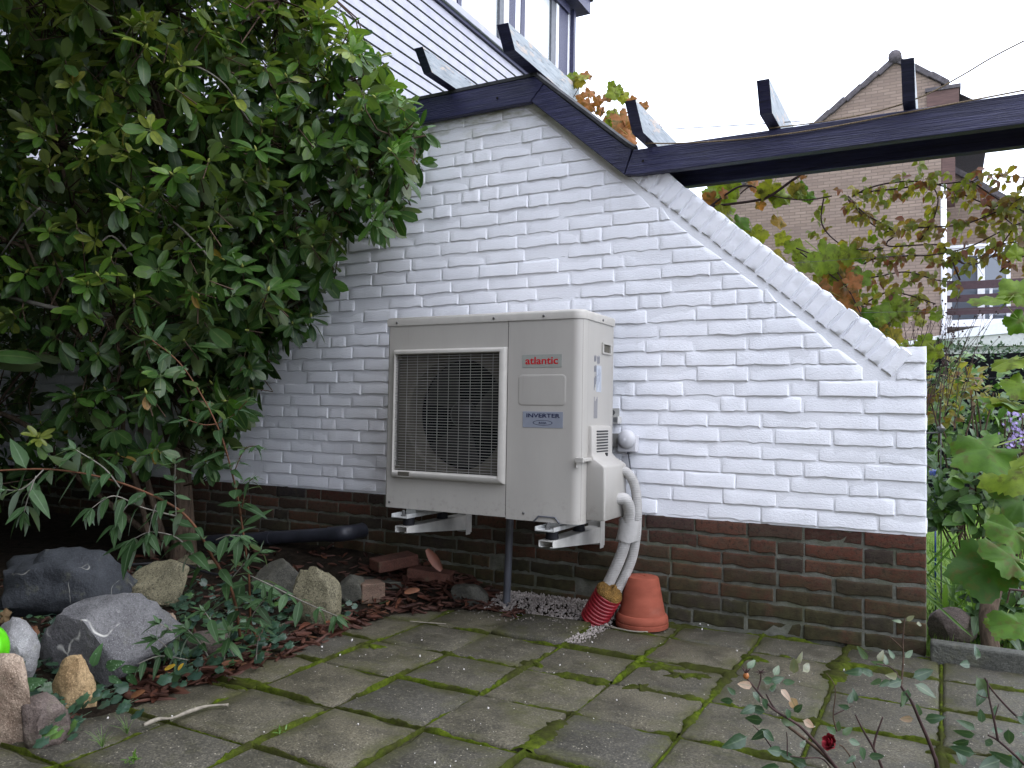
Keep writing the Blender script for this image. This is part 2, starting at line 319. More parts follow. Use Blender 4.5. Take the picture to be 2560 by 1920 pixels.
    # stones
    def stone(name, a, b, vein=None, pits=0.5, veins=(0.0,0.012)):
        t = NT(name); c = t.pos(); n1 = t.noise(c, 11, 7, 0.65); col = t.ramp(n1, [(0.3,a),(0.72,b)])
        col = t.mix(t.ramp(t.noise(c, 130, 4, 0.7), [(0.36,pits),(0.5,0.0)]), col, tuple(x*0.35 for x in a))
        col = t.mix(t.ramp(t.noise(c, 260, 3, 0.7), [(0.56,0.0),(0.66,0.5)]), col, tuple(min(1,x*1.8) for x in b)); col = t.mix(t.ramp(t.noise(c, 9, 6, 0.7), [(0.56,0.0),(0.68,0.45)]), col, (0.10,0.10,0.06))
        if vein:
            dn = t.n('ShaderNodeTexNoise'); dn.inputs['Scale'].default_value = 5; t.l(c[0],c[1],dn,0)
            mx = t.mix(0.30, c, (dn,1)); v = t.vor(mx, 3.4, 'DISTANCE_TO_EDGE'); mk = t.ramp(t.noise(c, 7, 3), [(0.50,0.0),(0.56,1.0)]); col = t.mix(t.math('MULTIPLY', t.ramp(v, [(veins[0],1.0),(veins[1],0.0)]), mk), col, vein)
        MAT[name] = t.fin(col, 0.75, 0.35, t.bump(n1, 0.7, 0.02, t.bump(t.noise(c, 90, 5, 0.7), 0.5, 0.005)))
    stone('stone_dark', (0.012,0.014,0.018), (0.038,0.043,0.050), (0.22,0.22,0.20), 0.3, (0.0,0.010))
    stone('stone_grey', (0.075,0.074,0.080), (0.19,0.187,0.19), (0.55,0.54,0.50), 0.4, (0.004,0.018))
    stone('stone_tan', (0.19,0.12,0.055), (0.36,0.26,0.14)); stone('stone_lichen', (0.065,0.060,0.036), (0.20,0.18,0.115), None, 0.8)
    stone('stone_brown', (0.15,0.10,0.07), (0.36,0.29,0.22)); stone('stone_pale', (0.14,0.14,0.145), (0.30,0.30,0.30), (0.05,0.05,0.05), 0.2, (0.0,0.02)); stone('stone_plum', (0.060,0.046,0.040), (0.135,0.105,0.090))
    stone('old_brick', (0.055,0.022,0.015), (0.11,0.043,0.028)); stone('old_brick_tan', (0.085,0.052,0.036), (0.17,0.11,0.078)); stone('rubble', (0.030,0.030,0.025), (0.085,0.082,0.065)); stone('kerb', (0.035,0.036,0.030), (0.085,0.086,0.072)); stone('gravel', (0.13,0.11,0.10), (0.44,0.40,0.37), None, 0.3)
    t = NT('bark'); c = t.pos((30,30,7)); n1 = t.noise(c, 2, 6, 0.7); MAT['bark'] = t.fin(t.ramp(n1, [(0.3,(0.040,0.029,0.021)),(0.7,(0.15,0.11,0.078))]), 0.95, 0.15, t.bump(n1, 0.9, 0.01))
    simple('twig', (0.075,0.05,0.035), 0.9, 0.2, 0.2, 0.4, 60); simple('twig_red', (0.095,0.042,0.022), 0.8, 0.2, 0.15); simple('cane', (0.042,0.022,0.020), 0.75, 0.3, 0.2); simple('stick_pale', (0.20,0.18,0.145), 0.85, 0.2, 0.12, 0.3, 60); simple('bud', (0.20,0.22,0.05), 0.6, 0.3, 0.15); simple('grey_cane', (0.15,0.14,0.12), 0.85, 0.2, 0.15)
    simple('lime_plastic', (0.09,0.46,0.008), 0.3, 0.5, 0.12, 0.1, 25); simple('blue_glaze', (0.02,0.05,0.22), 0.12, 0.7, 0.2, 0, 40); simple('turquoise', (0.01,0.20,0.32), 0.35, 0.5, 0.05); simple('rose_red', (0.22,0.012,0.022), 0.6, 0.3, 0.25, 0.4, 60); simple('hip_orange', (0.30,0.11,0.03), 0.45, 0.4, 0.1); simple('aster', (0.42,0.34,0.60), 0.7, 0.2, 0.15); simple('cable_black', (0.008,0.008,0.010), 0.5, 0.4)
    simple('white_chip', (0.50,0.485,0.455), 0.8, 0.2, 0.05)
    # leaves: tint attribute picks the colour, mid attribute draws the midrib, undersides are paler
    def leaf(name, stops, under=(0.14,0.19,0.09), rib=(0.22,0.27,0.10), rough=0.38, trans=0.25, spec=0.5, spots=None, blot=None):
        t = NT(name); col = t.ramp(t.attr('tint'), stops)
        c = t.pos(); nz = t.noise(c, 38, 4); col = t.mix(t.ramp(nz, [(0.35,0.35),(0.6,0.0)]), col, tuple(x*0.6 for x in stops[0][1]))
        if blot: col = t.mix(t.ramp(t.noise(c, blot[0], 4, 0.6), [(0.52,0.0),(0.66,0.9)]), col, blot[1])
        if spots: col = t.mix(t.ramp(t.vor(c, 95), [(0.14,0.85),(0.26,0.0)]), col, spots)
        col = t.mix(t.ramp(t.attr('mid'), [(0.05,0.65),(0.13,0.0)]), col, rib)
        g = t.n('ShaderNodeNewGeometry'); col2 = t.mix(0.62, col, under); colf = t.mix((g,'Backfacing'), col, col2)
        t.fin(colf, rough, spec, t.bump(t.noise(c, 120, 3), 0.25, 0.003))
        tr = t.n('ShaderNodeBsdfTranslucent'); tcol = t.mix(1.0, colf, (1.5,1.7,0.6), 'MULTIPLY'); t.l(tcol[0],tcol[1],tr,0)
        ms = t.n('ShaderNodeMixShader'); ms.inputs[0].default_value = trans; t.l(t.p,0,ms,1); t.l(tr,0,ms,2); t.l(ms,0,t.out,0); MAT[name] = t.m
    leaf('rhodo_leaf', [(0.0,(0.022,0.054,0.017)),(0.3,(0.040,0.092,0.020)),(0.55,(0.058,0.140,0.018)),(0.8,(0.135,0.245,0.026)),(0.93,(0.24,0.28,0.05)),(0.965,(0.34,0.22,0.03)),(1.0,(0.26,0.15,0.08))], (0.10,0.13,0.05), rib=(0.10,0.14,0.05), rough=0.40, trans=0.3, spec=0.45)
    leaf('buddleja_leaf', [(0.0,(0.018,0.046,0.014)),(0.5,(0.036,0.080,0.026)),(0.8,(0.070,0.120,0.060)),(1.0,(0.20,0.26,0.19))], (0.20,0.25,0.20), (0.09,0.14,0.08), 0.6, 0.22, 0.3)
    leaf('ivy_leaf', [(0.0,(0.016,0.040,0.028)),(0.6,(0.030,0.068,0.038)),(1.0,(0.075,0.15,0.03))], (0.09,0.13,0.08), (0.10,0.15,0.09), 0.42, 0.12)
    leaf('lungwort_leaf', [(0.0,(0.035,0.085,0.035)),(1.0,(0.065,0.15,0.045))], (0.10,0.17,0.09), (0.08,0.15,0.07), 0.55, 0.2, 0.4, (0.22,0.33,0.22))
    leaf('creeper_leaf', [(0.0,(0.085,0.115,0.022)),(0.35,(0.16,0.17,0.025)),(0.6,(0.27,0.22,0.03)),(0.8,(0.15,0.085,0.03)),(1.0,(0.17,0.045,0.04))], (0.22,0.20,0.08), (0.12,0.09,0.04), 0.5, 0.42, 0.35, None, (55,(0.10,0.065,0.025)))
    leaf('grape_leaf', [(0.0,(0.028,0.072,0.014)),(0.4,(0.070,0.150,0.012)),(0.7,(0.20,0.24,0.028)),(0.85,(0.30,0.22,0.03)),(1.0,(0.30,0.115,0.04))], (0.17,0.22,0.09), (0.20,0.24,0.08), 0.6, 0.3, 0.22, None, (34,(0.07,0.065,0.015)))
    leaf('rose_leaf', [(0.0,(0.026,0.060,0.028)),(0.5,(0.050,0.095,0.045)),(0.8,(0.10,0.145,0.07)),(0.9,(0.30,0.21,0.15)),(1.0,(0.42,0.27,0.17))], (0.18,0.22,0.19), (0.10,0.15,0.08), 0.3, 0.2, 0.6)
    leaf('garden_leaf', [(0.0,(0.022,0.056,0.018)),(0.5,(0.050,0.115,0.022)),(1.0,(0.12,0.22,0.032))], (0.10,0.15,0.07), (0.09,0.15,0.06), 0.45, 0.25)
    leaf('blade_leaf', [(0.0,(0.045,0.105,0.020)),(0.6,(0.10,0.20,0.030)),(1.0,(0.24,0.32,0.06))], (0.12,0.20,0.06), (0.12,0.2,0.05), 0.45, 0.35)
    leaf('hedge_leaf', [(0.0,(0.016,0.040,0.018)),(0.6,(0.030,0.070,0.026)),(1.0,(0.060,0.12,0.035))], (0.06,0.10,0.05), (0.05,0.1,0.04), 0.4, 0.15)
    leaf('litter_leaf', [(0.0,(0.018,0.008,0.006)),(0.4,(0.046,0.016,0.010)),(0.7,(0.095,0.032,0.017)),(0.9,(0.17,0.072,0.030)),(1.0,(0.25,0.16,0.06))], (0.07,0.030,0.02), (0.06,0.03,0.02), 0.65, 0.06, 0.3)
    leaf('dry_leaf', [(0.0,(0.20,0.12,0.06)),(0.3,(0.13,0.10,0.05)),(0.5,(0.25,0.16,0.085)),(1.0,(0.13,0.05,0.024))], (0.10,0.075,0.04), (0.08,0.05,0.03), 0.7, 0.15, 0.3, None, (30,(0.15,0.08,0.04)))
    leaf('yellow_leaf', [(0.0,(0.42,0.27,0.03)),(1.0,(0.50,0.33,0.04))], (0.45,0.3,0.06), (0.4,0.28,0.06), 0.5, 0.25)
build_materials()
# ================================================================== GROUND, PATIO
C0 = 0.0625                                   # brick course
g = MB(); g.add([(-60,-60,-0.06),(60,-60,-0.06),(60,90,-0.06),(-60,90,-0.06)], [(0,1,2,3)])
tag(g.build('ground', MAT['soil']), kind='structure')
XL = -6.0                                     # where the white wall meets the house
def bed_edge(y):
    pts = [(-3.4,-2.35),(-2.4,-2.12),(-2.08,-2.075),(-1.93,-2.03),(-1.77,-1.985),(-1.2,-1.98),(-0.97,-2.0),(-0.7,-2.02),(-0.52,-1.99),(-0.34,-1.83),(-0.27,-1.72),(0.02,-1.70)]
    for (a,b),(c,d) in zip(pts, pts[1:]):
        if a <= y <= c: return b+(d-b)*(y-a)/(c-a)
    return pts[0][1] if y < pts[0][0] else pts[-1][1]
def bed_z(x, y):
    d = bed_edge(y)-x
    if d < 0: return -0.02
    return 0.004+0.085*smooth01(d/0.9)+0.05*smooth01((y+0.5)/0.5)*smooth01(d/0.25)+0.018*fbm(x*4, y*4, 1.3)*smooth01(d/0.15)+0.006*fbm(x*25,y*25,3)
b = MB(); NU, NV = 70, 64; V = []
for j in range(NV+1):
    y = -3.4+3.42*j/NV; e = bed_edge(y)+0.02*fbm(0, y*9, 5)
    for i in range(NU+1):
        u = (i/NU)**1.6; x = e+(-6.0-e)*u; V.append((x, y, bed_z(min(x,e), y) if i else -0.004))
b.add(V, [(j*(NU+1)+i, (j+1)*(NU+1)+i, (j+1)*(NU+1)+i+1, j*(NU+1)+i+1) for j in range(NV) for i in range(NU)])
tag(b.build('flower_bed', MAT['soil'], smooth=True), kind='structure')

def slab_mesh(k, sx, sy):
    r = random.Random(100+k); h = 0.05; bv = 0.007; hx, hy = sx/2, sy/2; v = []; f = []
    n = 4; ring = []
    def edge_pts(ix, iy):
        out = []
        for a, c in (((-ix,-iy),(ix,-iy)),((ix,-iy),(ix,iy)),((ix,iy),(-ix,iy)),((-ix,iy),(-ix,-iy))):
            for q in range(n): out.append((a[0]+(c[0]-a[0])*q/n, a[1]+(c[1]-a[1])*q/n))
        return out
    chip = {q: r.uniform(0.003,0.013) for q in range(4*n) if r.random() < 0.12}
    for lvl, (ix, iy, z) in enumerate(((hx-bv*1.6,hy-bv*1.6,0.0),(hx-bv*0.4,hy-bv*0.4,-bv*0.7),(hx,hy,-bv*2.2),(hx,hy,-h))):
        for q, (x, y) in enumerate(edge_pts(ix, iy)):
            c = chip.get(q, 0)*(1 if lvl < 2 else 0.35); L = math.hypot(x,y); jx, jy = r.uniform(-.0012,.0012), r.uniform(-.0012,.0012)
            v.append((x-x/L*c+jx, y-y/L*c+jy, z-(c*0.35 if lvl < 2 else 0)+(r.uniform(-.0012,.0012) if lvl == 0 else 0)))
    m = 4*n
    for l in range(3):
        for q in range(m): f.append((l*m+q, (l+1)*m+q, (l+1)*m+(q+1)%m, l*m+(q+1)%m))
    f.append(tuple(range(m)))
    return mesh_from('paving_slab', v, f, MAT['slab'], True)
patio = thing('patio', None, None, (0,0,0)); tag(patio, kind='structure')
base = MB(); base.box(-4.2, 2.2, -3.9, 0.05, -0.055, -0.0095); base.build('joint_sand', MAT['joint_fill'], patio)
SLABS = [slab_mesh(k, 0.3025, 0.2945) for k in range(7)]; SLAB_CUT = [slab_mesh(20+k, 0.3005, 0.219) for k in range(4)]
JX = [-1.191+0.3095*k for k in range(-9, 9)]
JY = [-0.022,-0.253,-0.557,-0.862,-1.161,-1.461,-1.775,-2.085,-2.39,-2.70,-3.0,-3.3]
slab_list = []
for j in range(len(JY)-1):
    y1, y0 = JY[j], JY[j+1]
    for i in range(len(JX)-1):
        xa, xb = JX[i], JX[i+1]; cx, cy = (xa+xb)/2, (y0+y1)/2
        if cx < bed_edge(cy)-0.28: continue
        if j == 0 and -1.75 < cx < -1.18: continue          # gravel strip under the unit
        if cx > 0.05 and cy > -0.05: continue
        me = (SLAB_CUT if j == 0 else SLABS)[rnd.randrange(4 if j == 0 else 7)]
        if project(Vector((cx,cy,0))) is None: continue
        p = project(Vector((cx,cy,0)))
        if not (-500 < p[0] < 3060 and p[1] < 2500): continue
        dz = rnd.uniform(-0.003, 0.002); tx, ty = rnd.gauss(0,0.004), rnd.gauss(0,0.004)
        if i == JX.index(min(JX, key=lambda q: abs(q+1.5005))) and j == 1: dz = 0.016; tx = -0.02
        if j == 0 and cx < -1.2: dz -= 0.004
        M = Matrix.Translation((cx+rnd.gauss(0,0.003), cy+rnd.gauss(0,0.003), dz)) @ Euler((tx, ty, rnd.gauss(0,0.006)+rnd.choice((0,math.pi)))).to_matrix().to_4x4()
        link('paving_slab', me, patio, M); slab_list.append((cx,cy))
# moss in the joints
def moss_strip(mb, a, b, w0, seed):
    a, b = Vector(a), Vector(b); d = b-a; L = d.length; t = d.normalized(); s = Vector((-t.y, t.x, 0)); n = max(6, int(L/0.009)); rows = []
    for i in range(n+1):
        p = a+d*(i/n); amt = 0.42+1.5*fbm(p.x*3.1+seed, p.y*3.1, 0.4)+0.6*fbm(p.x*17, p.y*17, 2.2)
        w = w0*max(0.25, min(1.5, amt)); hh = -0.004+0.014*max(0.0, min(1.1, amt)); row = []
        for k in range(7):
            q = (k/6-0.5)*2; qn = p+s*(q*w*(1+0.5*fbm(p.x*55,p.y*55,q*3+seed)))
            row.append((qn.x, qn.y, -0.012+(hh+0.010)*(1-abs(q)**2.2)+0.0035*fbm(qn.x*90,qn.y*90,1.0)))
        rows.append(row)
    mb.add([p for r in rows for p in r], [(i*7+k,(i+1)*7+k,(i+1)*7+k+1,i*7+k+1) for i in range(n) for k in range(6)])
mm = MB()
for j, y in enumerate(JY[:9]):
    for i in range(len(JX)-1):
        xa, xb = JX[i], JX[i+1]; cx = (xa+xb)/2
        if cx < bed_edge(min(y,0))-0.05: continue
        w = 0.009+0.015*smooth01((cx+1.6)/0.8)*smooth01((y+1.7)/0.6); w *= 0.55+0.9*(fbm(cx*1.7,y*1.7,9)+0.5)
        if j == 0: w *= 0.8
        if cx < -1.55: w *= 0.55
        if w > 0.003: moss_strip(mm, (xa,y,0), (xb,y,0), w, i*1.3)
for x in JX:
    for j in range(len(JY)-4):
        y1, y0 = JY[j], JY[j+1]; cy = (y0+y1)/2
        if x < bed_edge(cy)-0.02: continue
        w = 0.010+0.018*smooth01((x+1.6)/0.8)*smooth01((cy+1.8)/0.6); w *= 0.55+0.9*(fbm(x*1.7,cy*1.7,4)+0.5)
        if x < -1.55: w *= 0.5
        if w > 0.003: moss_strip(mm, (x,y0,0), (x,y1,0), w, x*2.1)
def moss_patch(mb, cx, cy, rx, ry, seed, h=0.007):
    N = 28; R_ = 5; v = [(cx,cy,h)]
    for r in range(1,R_+1):
        for k in range(N):
            a = 2*math.pi*k/N; q = r/R_*(0.85+1.1*fbm(math.cos(a)*2.2+seed, math.sin(a)*2.2, seed)); x = cx+rx*q*math.cos(a); y = cy+ry*q*math.sin(a)
            v.append((x,y,h*(1-(r/R_)**2)*(1+0.5*fbm(x*40,y*40,0))-(0.006 if r == R_ else 0)))
    f = [(0,1+k,1+(k+1)%N) for k in range(N)]+[(1+(r-1)*N+k,1+r*N+k,1+r*N+(k+1)%N,1+(r-1)*N+(k+1)%N) for r in range(1,R_) for k in range(N)]
    mb.add(v, f)
for px, py, rx, ry in ((1640,1665,.075,.05),(1700,1690,.06,.045),(1885,1645,.05,.03),(1640,1560,.13,.035),(1330,1660,.05,.02),(1600,1720,.05,.04),(620,1705,.10,.03),(560,1715,.07,.025),(1745,1690,.05,.035),(920,1615,.06,.03),(2350,1880,.05,.05)):
    p = PZ(px,py,0); moss_patch(mm, p.x, p.y, rx, ry, px*0.01)
mo = mm.build('moss', MAT['moss'], patio, smooth=True); tag(mo, kind='stuff')
# lawn and kerb to the right of the wall
lw = MB(); N = 40; V = [(-0.1+ (9*(i/N)**1.5), 0.06+11*(j/N)**1.5, -0.03+0.02*fbm(i*.5,j*.5,0)) for j in range(N+1) for i in range(N+1)]
lw.add(V, [(j*(N+1)+i,j*(N+1)+i+1,(j+1)*(N+1)+i+1,(j+1)*(N+1)+i) for j in range(N) for i in range(N)])
lw.box(-8,-0.1,0.23,13,-0.05,-0.03)
tag(lw.build('lawn', MAT['lawn'], smooth=True), kind='structure')
k = MB(); k.box(0.012, 2.6, -0.045, 0.02, -0.05, 0.066)
tag(k.build('kerb', MAT['kerb'], bevel=0.008), 'mossy grey concrete kerb running right from the wall end', 'kerb')

# ================================================================== WHITE BRICK WALL
def slope(x, off): return 1.44+off-0.85*(x+0.62)
COP_LO, COP_HI, BRK = 0.0, 0.143, -0.045
wall = thing('garden_wall', 'white painted brick wall with sloping top and dark brick base', 'wall', (0,0,0))
m = MB(); m.prism([(XL,-0.05),(-0.003,-0.05),(-0.003,7*C0-0.006),(XL,7*C0-0.006)], 0.0035, 0.21); m.build('plinth_mortar', MAT['plinth_mortar'], wall)
def xs(z, off): return -0.62-(z-1.44-off)/0.85
m = MB(); m.prism([(XL,7*C0-0.006),(-0.003,7*C0-0.006),(-0.003,18*C0-0.003),(-0.085,18*C0-0.003),(xs(1.118,COP_HI-0.012),1.118),(-1.62,slope(-1.62,COP_HI-0.012)),(-1.64,2.40),(XL,2.40)], 0.0, 0.205)
m.build('painted_mortar', MAT['white_paint'], wall)
# one brick face: grid over (x,z), front at -proud, ring sunk into the mortar
def brick_verts(xl, xr, z0, z1, proud, seed, jit=0.0022, crease=0.0, side=0.0022, topx=0.0026, ring_y=0.0012):
    r = random.Random(seed); NX, NZ = 8, 3; v = []; f = []
    L = (xr(z0)+xr(z1))/2-xl; ca = r.choice((-1,1)); co = r.uniform(0.3,0.7); edge = 0.0045
    top = [r.gauss(0,jit*0.6) for _ in range(NX+1)]; bot = [r.gauss(0,jit*0.75) for _ in range(NX+1)]
    SS = [0,0.022,0.2,0.36,0.5,0.64,0.8,0.978,1.0]; TT = [0,0.07,0.84,1.0]
    def pt(s, t, ring):
        zz = z0+(z1-z0)*t; ii = SS.index(s)
        zz += (top[ii]*t+bot[ii]*(1-t)); x = xl+(xr(z0+(z1-z0)*t)-xl)*s
        return x, zz
    for j in range(NZ+1):
        for i in range(NX+1):
            s, t = SS[i], TT[j]; x, z = pt(s,t,False)
            y = -proud*(1.25-0.6*t)+0.0013*fbm(x*23+seed, z*40, seed*0.37)
            if crease:
                d = (t-0.5)*1.0-ca*(s-co)*0.9; y += crease*smooth01(0.5+d*2.2)-crease*0.5
            if i in (0,NX): y += 0.0010
            if j == NZ: y += 0.0012
            if j == 0: y += 0.0004
            v.append((x,y,z))
    idx = [(i,0) for i in range(NX+1)]+[(NX,j) for j in range(1,NZ+1)]+[(i,NZ) for i in range(NX-1,-1,-1)]+[(0,j) for j in range(NZ-1,0,-1)]
    b0 = len(v)
    for i, j in idx:
        x, z = pt(SS[i], TT[j], True); v.append((x+r.gauss(0,0.0006)+(side if i == NX else -side if i == 0 else 0), 0.0045 if j == 0 else ring_y, z+(topx if j == NZ else 0.0)))
    for j in range(NZ):
        for i in range(NX): a = j*(NX+1)+i; f.append((a,a+1,a+NX+2,a+NX+1))
    n = len(idx)
    for q in range(n):
        a, c = idx[q], idx[(q+1)%n]; f.append((c[1]*(NX+1)+c[0], a[1]*(NX+1)+a[0], b0+q, b0+(q+1)%n))
    return v, f
def layout(seed):
    r = random.Random(seed); rows = []; prev = []
    for k in range(39):
        for attempt in range(120):
            x = 0.0; row = []; first = r.choice((0.100,0.207,0.155,0.207,0.10)) if k >= 7 else (0.100 if k % 2 else 0.207)
            x1 = 0.0; l = first
            while x1 > XL:
                row.append((x1-l, x1)); x1 -= l+0.0075
                l = (0.098 if r.random() < 0.26 else 0.206)*r.uniform(0.975,1.02)
            js = [a for a,_ in row]
            bad = sum(1 for a in js for c in prev if abs(a-c) < 0.028)
            if bad < 2: break
        rows.append(row); prev = js
    return rows
ROWS = layout(5); HB = 0.0565
VAR = {}
def brick_variant(kind, L, q):
    key = (kind, round(L/0.012), q)
    if key not in VAR:
        LL = round(L/0.012)*0.012
        if kind == 'p': v, f = brick_verts(-LL/2, lambda z: LL/2, -HB/2, HB/2, 0.0026+0.0009*(q%3-1), 50+q*7+int(LL*1000), 0.0023, 0.0034 if q % 5 < 3 else 0.0010)
        else: v, f = brick_verts(-LL/2, lambda z: LL/2, -HB/2+0.0036, HB/2-0.0036, 0.0004+0.0018*(q%3-1), 90+q*7+int(LL*1000), 0.0034, 0.0, 0.0008, 0.0008, 0.012)
        VAR[key] = mesh_from('brick', v, f, MAT['white_paint' if kind == 'p' else 'plinth_brick'], True)
    return VAR[key]
painted = []
def top_limit(x): return 2.305 if x < -1.63 else slope(x, BRK)
for k, row in enumerate(ROWS):
    z0 = k*C0+0.0030; z1 = z0+HB
    for a, c in row:
        if a < XL: continue
        if k < 7:
            q = rnd.randrange(6); o = link('plinth_brick', brick_variant('b', c-a-0.004, q), wall, Matrix.Translation(((a+c)/2, rnd.gauss(0,0.0015), (z0+z1)/2)) @ Matrix.Rotation(rnd.gauss(0,0.004),4,'Y'))
            continue
        if z1 > 2.32: continue
        if c > -0.11 and k < 18:                       # quoin bricks beside the foot of the slope
            if z0 > slope(-0.11, BRK)-0.02 and a < -0.105: a = -0.105+max(0,(z0-0.98)*0.25)
            painted.append((a,c,z0,z1,None)); continue
        lim = lambda z: xs(z, BRK)
        if z1 < top_limit(c): painted.append((a,c,z0,z1,None))
        elif c < -1.66: painted.append((a,c,z0,min(z1,2.33),None))
        else:
            if min(c, lim(z1))-a > 0.02 or min(c, lim(z0))-a > 0.035: painted.append((a,c,z0,z1,lim))
items = []
for n_, (a,c,z0,z1,lim) in enumerate(painted):
    p = project(Vector(((a+c)/2, 0, (z0+z1)/2)))
    size = (c-a)/p[2] if p else 0
    inv = (p is None) or not (-60 < p[0] < 2620 and -60 < p[1] < 1980)
    hid = p is not None and (p[0] < 620 or (980 < p[0] < 1450 and 830 < p[1] < 1240))
    items.append((inv, hid, -size, n_))
items.sort(); keep = set(i[3] for i in items[:300]); rest = MB()
for n_, (a,c,z0,z1,lim) in enumerate(painted):
    q = rnd.randrange(10)
    if lim is None and abs(z1-z0-HB) < 1e-6:
        me = brick_variant('p', c-a, q); M = Matrix.Translation(((a+c)/2, rnd.gauss(0,0.0012), (z0+z1)/2+rnd.gauss(0,0.0008))) @ Matrix.Rotation(rnd.gauss(0,0.004),4,'Y')
        if n_ in keep: link('painted_brick', me, wall, M)
        else: rest.add([M @ v.co for v in me.vertices], [tuple(pp.vertices) for pp in me.polygons])
    else:
        xr = (lambda z, a=a, c=c, lim=lim: max(a+0.012, min(c, lim(z)))) if lim else (lambda z, c=c: c)
        v, f = brick_verts(a, xr, z0, z1, 0.0030, 700+n_, 0.0016, 0.0)
        if n_ in keep: link('painted_brick', mesh_from('brick', v, f, MAT['white_paint'], True), wall)
        else: rest.add(v, f)
if rest.v: tag(rest.build('painted_brickwork', MAT['white_paint'], wall, smooth=True), kind='stuff')
# brick-on-edge coping down the slope
ang = math.atan(0.85); ux = Vector((math.cos(ang),0,-math.sin(ang))); un = Vector((math.sin(ang),0,math.cos(ang)))
CH = 0.107; start = Vector((-0.100, 0, slope(-0.100, COP_LO)))-un*0.0
def coping_mesh(q):
    r = random.Random(300+q); w, h = 0.0455, CH-0.004; d0, d1 = -0.0100, 0.214; v = []; f = []
    NX, NZ = 3, 5
    for j in range(NZ+1):
        for i in range(NX+1):
            s, t = i/NX-0.5, j/NZ; v.append((s*w*(0.88 if i in (0,NX) else 1)+r.gauss(0,.0008), d0+0.0014*r.gauss(0,1)*0.6+(0.001 if i in (0,NX) or j in (0,NZ) else 0)+0.003*(r.random()<.15), 0.004+t*h*0.985+(0.002 if j==0 else 0)+r.gauss(0,.0008)))
    idx = [(i,0) for i in range(NX+1)]+[(NX,j) for j in range(1,NZ+1)]+[(i,NZ) for i in range(NX-1,-1,-1)]+[(0,j) for j in range(NZ-1,0,-1)]
    b0 = len(v); n = len(idx)
    for y in (d0+0.006, d1):
        for i, j in idx: v.append(((i/NX-0.5)*w+r.gauss(0,.0009), y, j/NZ*h+0.003+r.gauss(0,.0009)+(0.0035 if j==NZ and i in (1,2) else 0)))
    for j in range(NZ):
        for i in range(NX): a = j*(NX+1)+i; f.append((a,a+1,a+NX+2,a+NX+1))
    for q_ in range(n):
        a, c = idx[q_], idx[(q_+1)%n]; f.append((c[1]*(NX+1)+c[0], a[1]*(NX+1)+a[0], b0+q_, b0+(q_+1)%n))
        f.append((b0+(q_+1)%n, b0+q_, b0+n+q_, b0+n+(q_+1)%n))
    f.append(tuple(b0+n+q_ for q_ in range(n)))
    me = mesh_from('brick', v, f, MAT['white_paint'], True); me.set_sharp_from_angle(angle=math.radians(42)); return me
COPM = [coping_mesh(q) for q in range(8)]
Rc = Matrix(((ux.x,0,un.x),(0,1,0),(ux.z,0,un.z)))
for i in range(31):
    p = start-ux*(0.045+0.0595*i)
    if p.x < -1.70: break
    j = rnd.gauss(0,0.0016)
    M = Matrix.Translation(p+un*j) @ (Rc @ Matrix.Rotation(rnd.gauss(0,0.018),3,'Y')).to_4x4() @ Matrix.Diagonal((rnd.uniform(0.96,1.04),1,1,1))
    link('coping_brick', COPM[rnd.randrange(8)], wall, M)

# ================================================================== PERGOLA TIMBER ON THE WALL
perg = thing('pergola_frame', 'navy painted timber beams with short rafter tails on top of the white wall', 'pergola', (-1.6,0,2.3))
NV_ = [MAT['navy_paint'], MAT['weathered_grey'], MAT['bitumen']]
m = MB(); m.prism([(XL,2.297),(-1.628,2.297),(-1.555,2.378),(-1.575,2.412),(XL,2.412)], -0.044, -0.0095); m.build('upper_beam', MAT['navy_paint'], perg, bevel=0.003)
m = MB(); m.prism([(-1.622,2.2985),(-1.163,1.899),(-1.128,2.003),(-1.549,2.377)], -0.0435, -0.0095); m.build('sloping_beam', MAT['navy_paint'], perg, bevel=0.003)
m = MB(); m.prism([(-1.160,1.8975),(-1.10,1.890),(3.2,1.890),(3.2,1.992),(-1.121,2.000)], -0.0445, 0.0); m.build('lower_beam', MAT['navy_paint'], perg, bevel=0.003)
m = MB(); m.box(-1.30,3.2,0.215,0.262,1.890,2.072); m.build('rear_beam', MAT['navy_paint'], perg, bevel=0.003)
m = MB(); m.box(XL,-1.60,0.21,0.25,2.29,2.43); m.build('rear_beam', MAT['navy_paint'], perg, bevel=0.003)
# felt capping rolled over the wall head
cap = MB(); pts = [(-1.60,2.425),(-1.125,2.018)]
cap.tube(spline([(-1.60,-0.030,2.418),(-1.36,-0.034,2.212),(-1.15,-0.032,2.030),(-1.118,-0.02,2.012)],5), 0.017, 8)
cap.prism([(-1.62,2.40),(-1.14,1.99),(-1.12,2.01),(-1.60,2.432)], -0.03, 0.25)
cap.box(XL,-1.59,-0.046,0.26,2.4135,2.430); cap.build('felt_cap', MAT['bitumen'], perg, smooth=False, bevel=0.004)
cap2 = MB(); cap2.box(-1.10,3.2,0.002,0.214,1.96,1.999); cap2.build('cap_board', MAT['bitumen'], perg, bevel=0.003)
def rafter(x, zb, h, yf0, yf1, w=0.046, yb=0.42, tilt=0.0):
    m = MB(); x0, x1 = x-w/2, x+w/2; pr = [(yf1,zb+h),(yf0,zb),(yb,zb),(yb,zb+h)]
    v = [(x0,y,z) for y,z in pr]+[(x1,y,z) for y,z in pr]
    m.add(v, [(0,1,5,4),(1,2,6,5)], 0); m.add(v, [(2,3,7,6),(3,2,1,0),(4,5,6,7)], 1); m.add(v, [(3,0,4,7)], 1)
    o = m.build('rafter', [MAT['navy_paint'], MAT['weathered_grey']], perg, bevel=0.003); return o
rafter(-2.055, 2.4305, 0.088, -0.255, -0.335); rafter(-1.607, 2.4315, 0.092, -0.285, -0.352, 0.056)
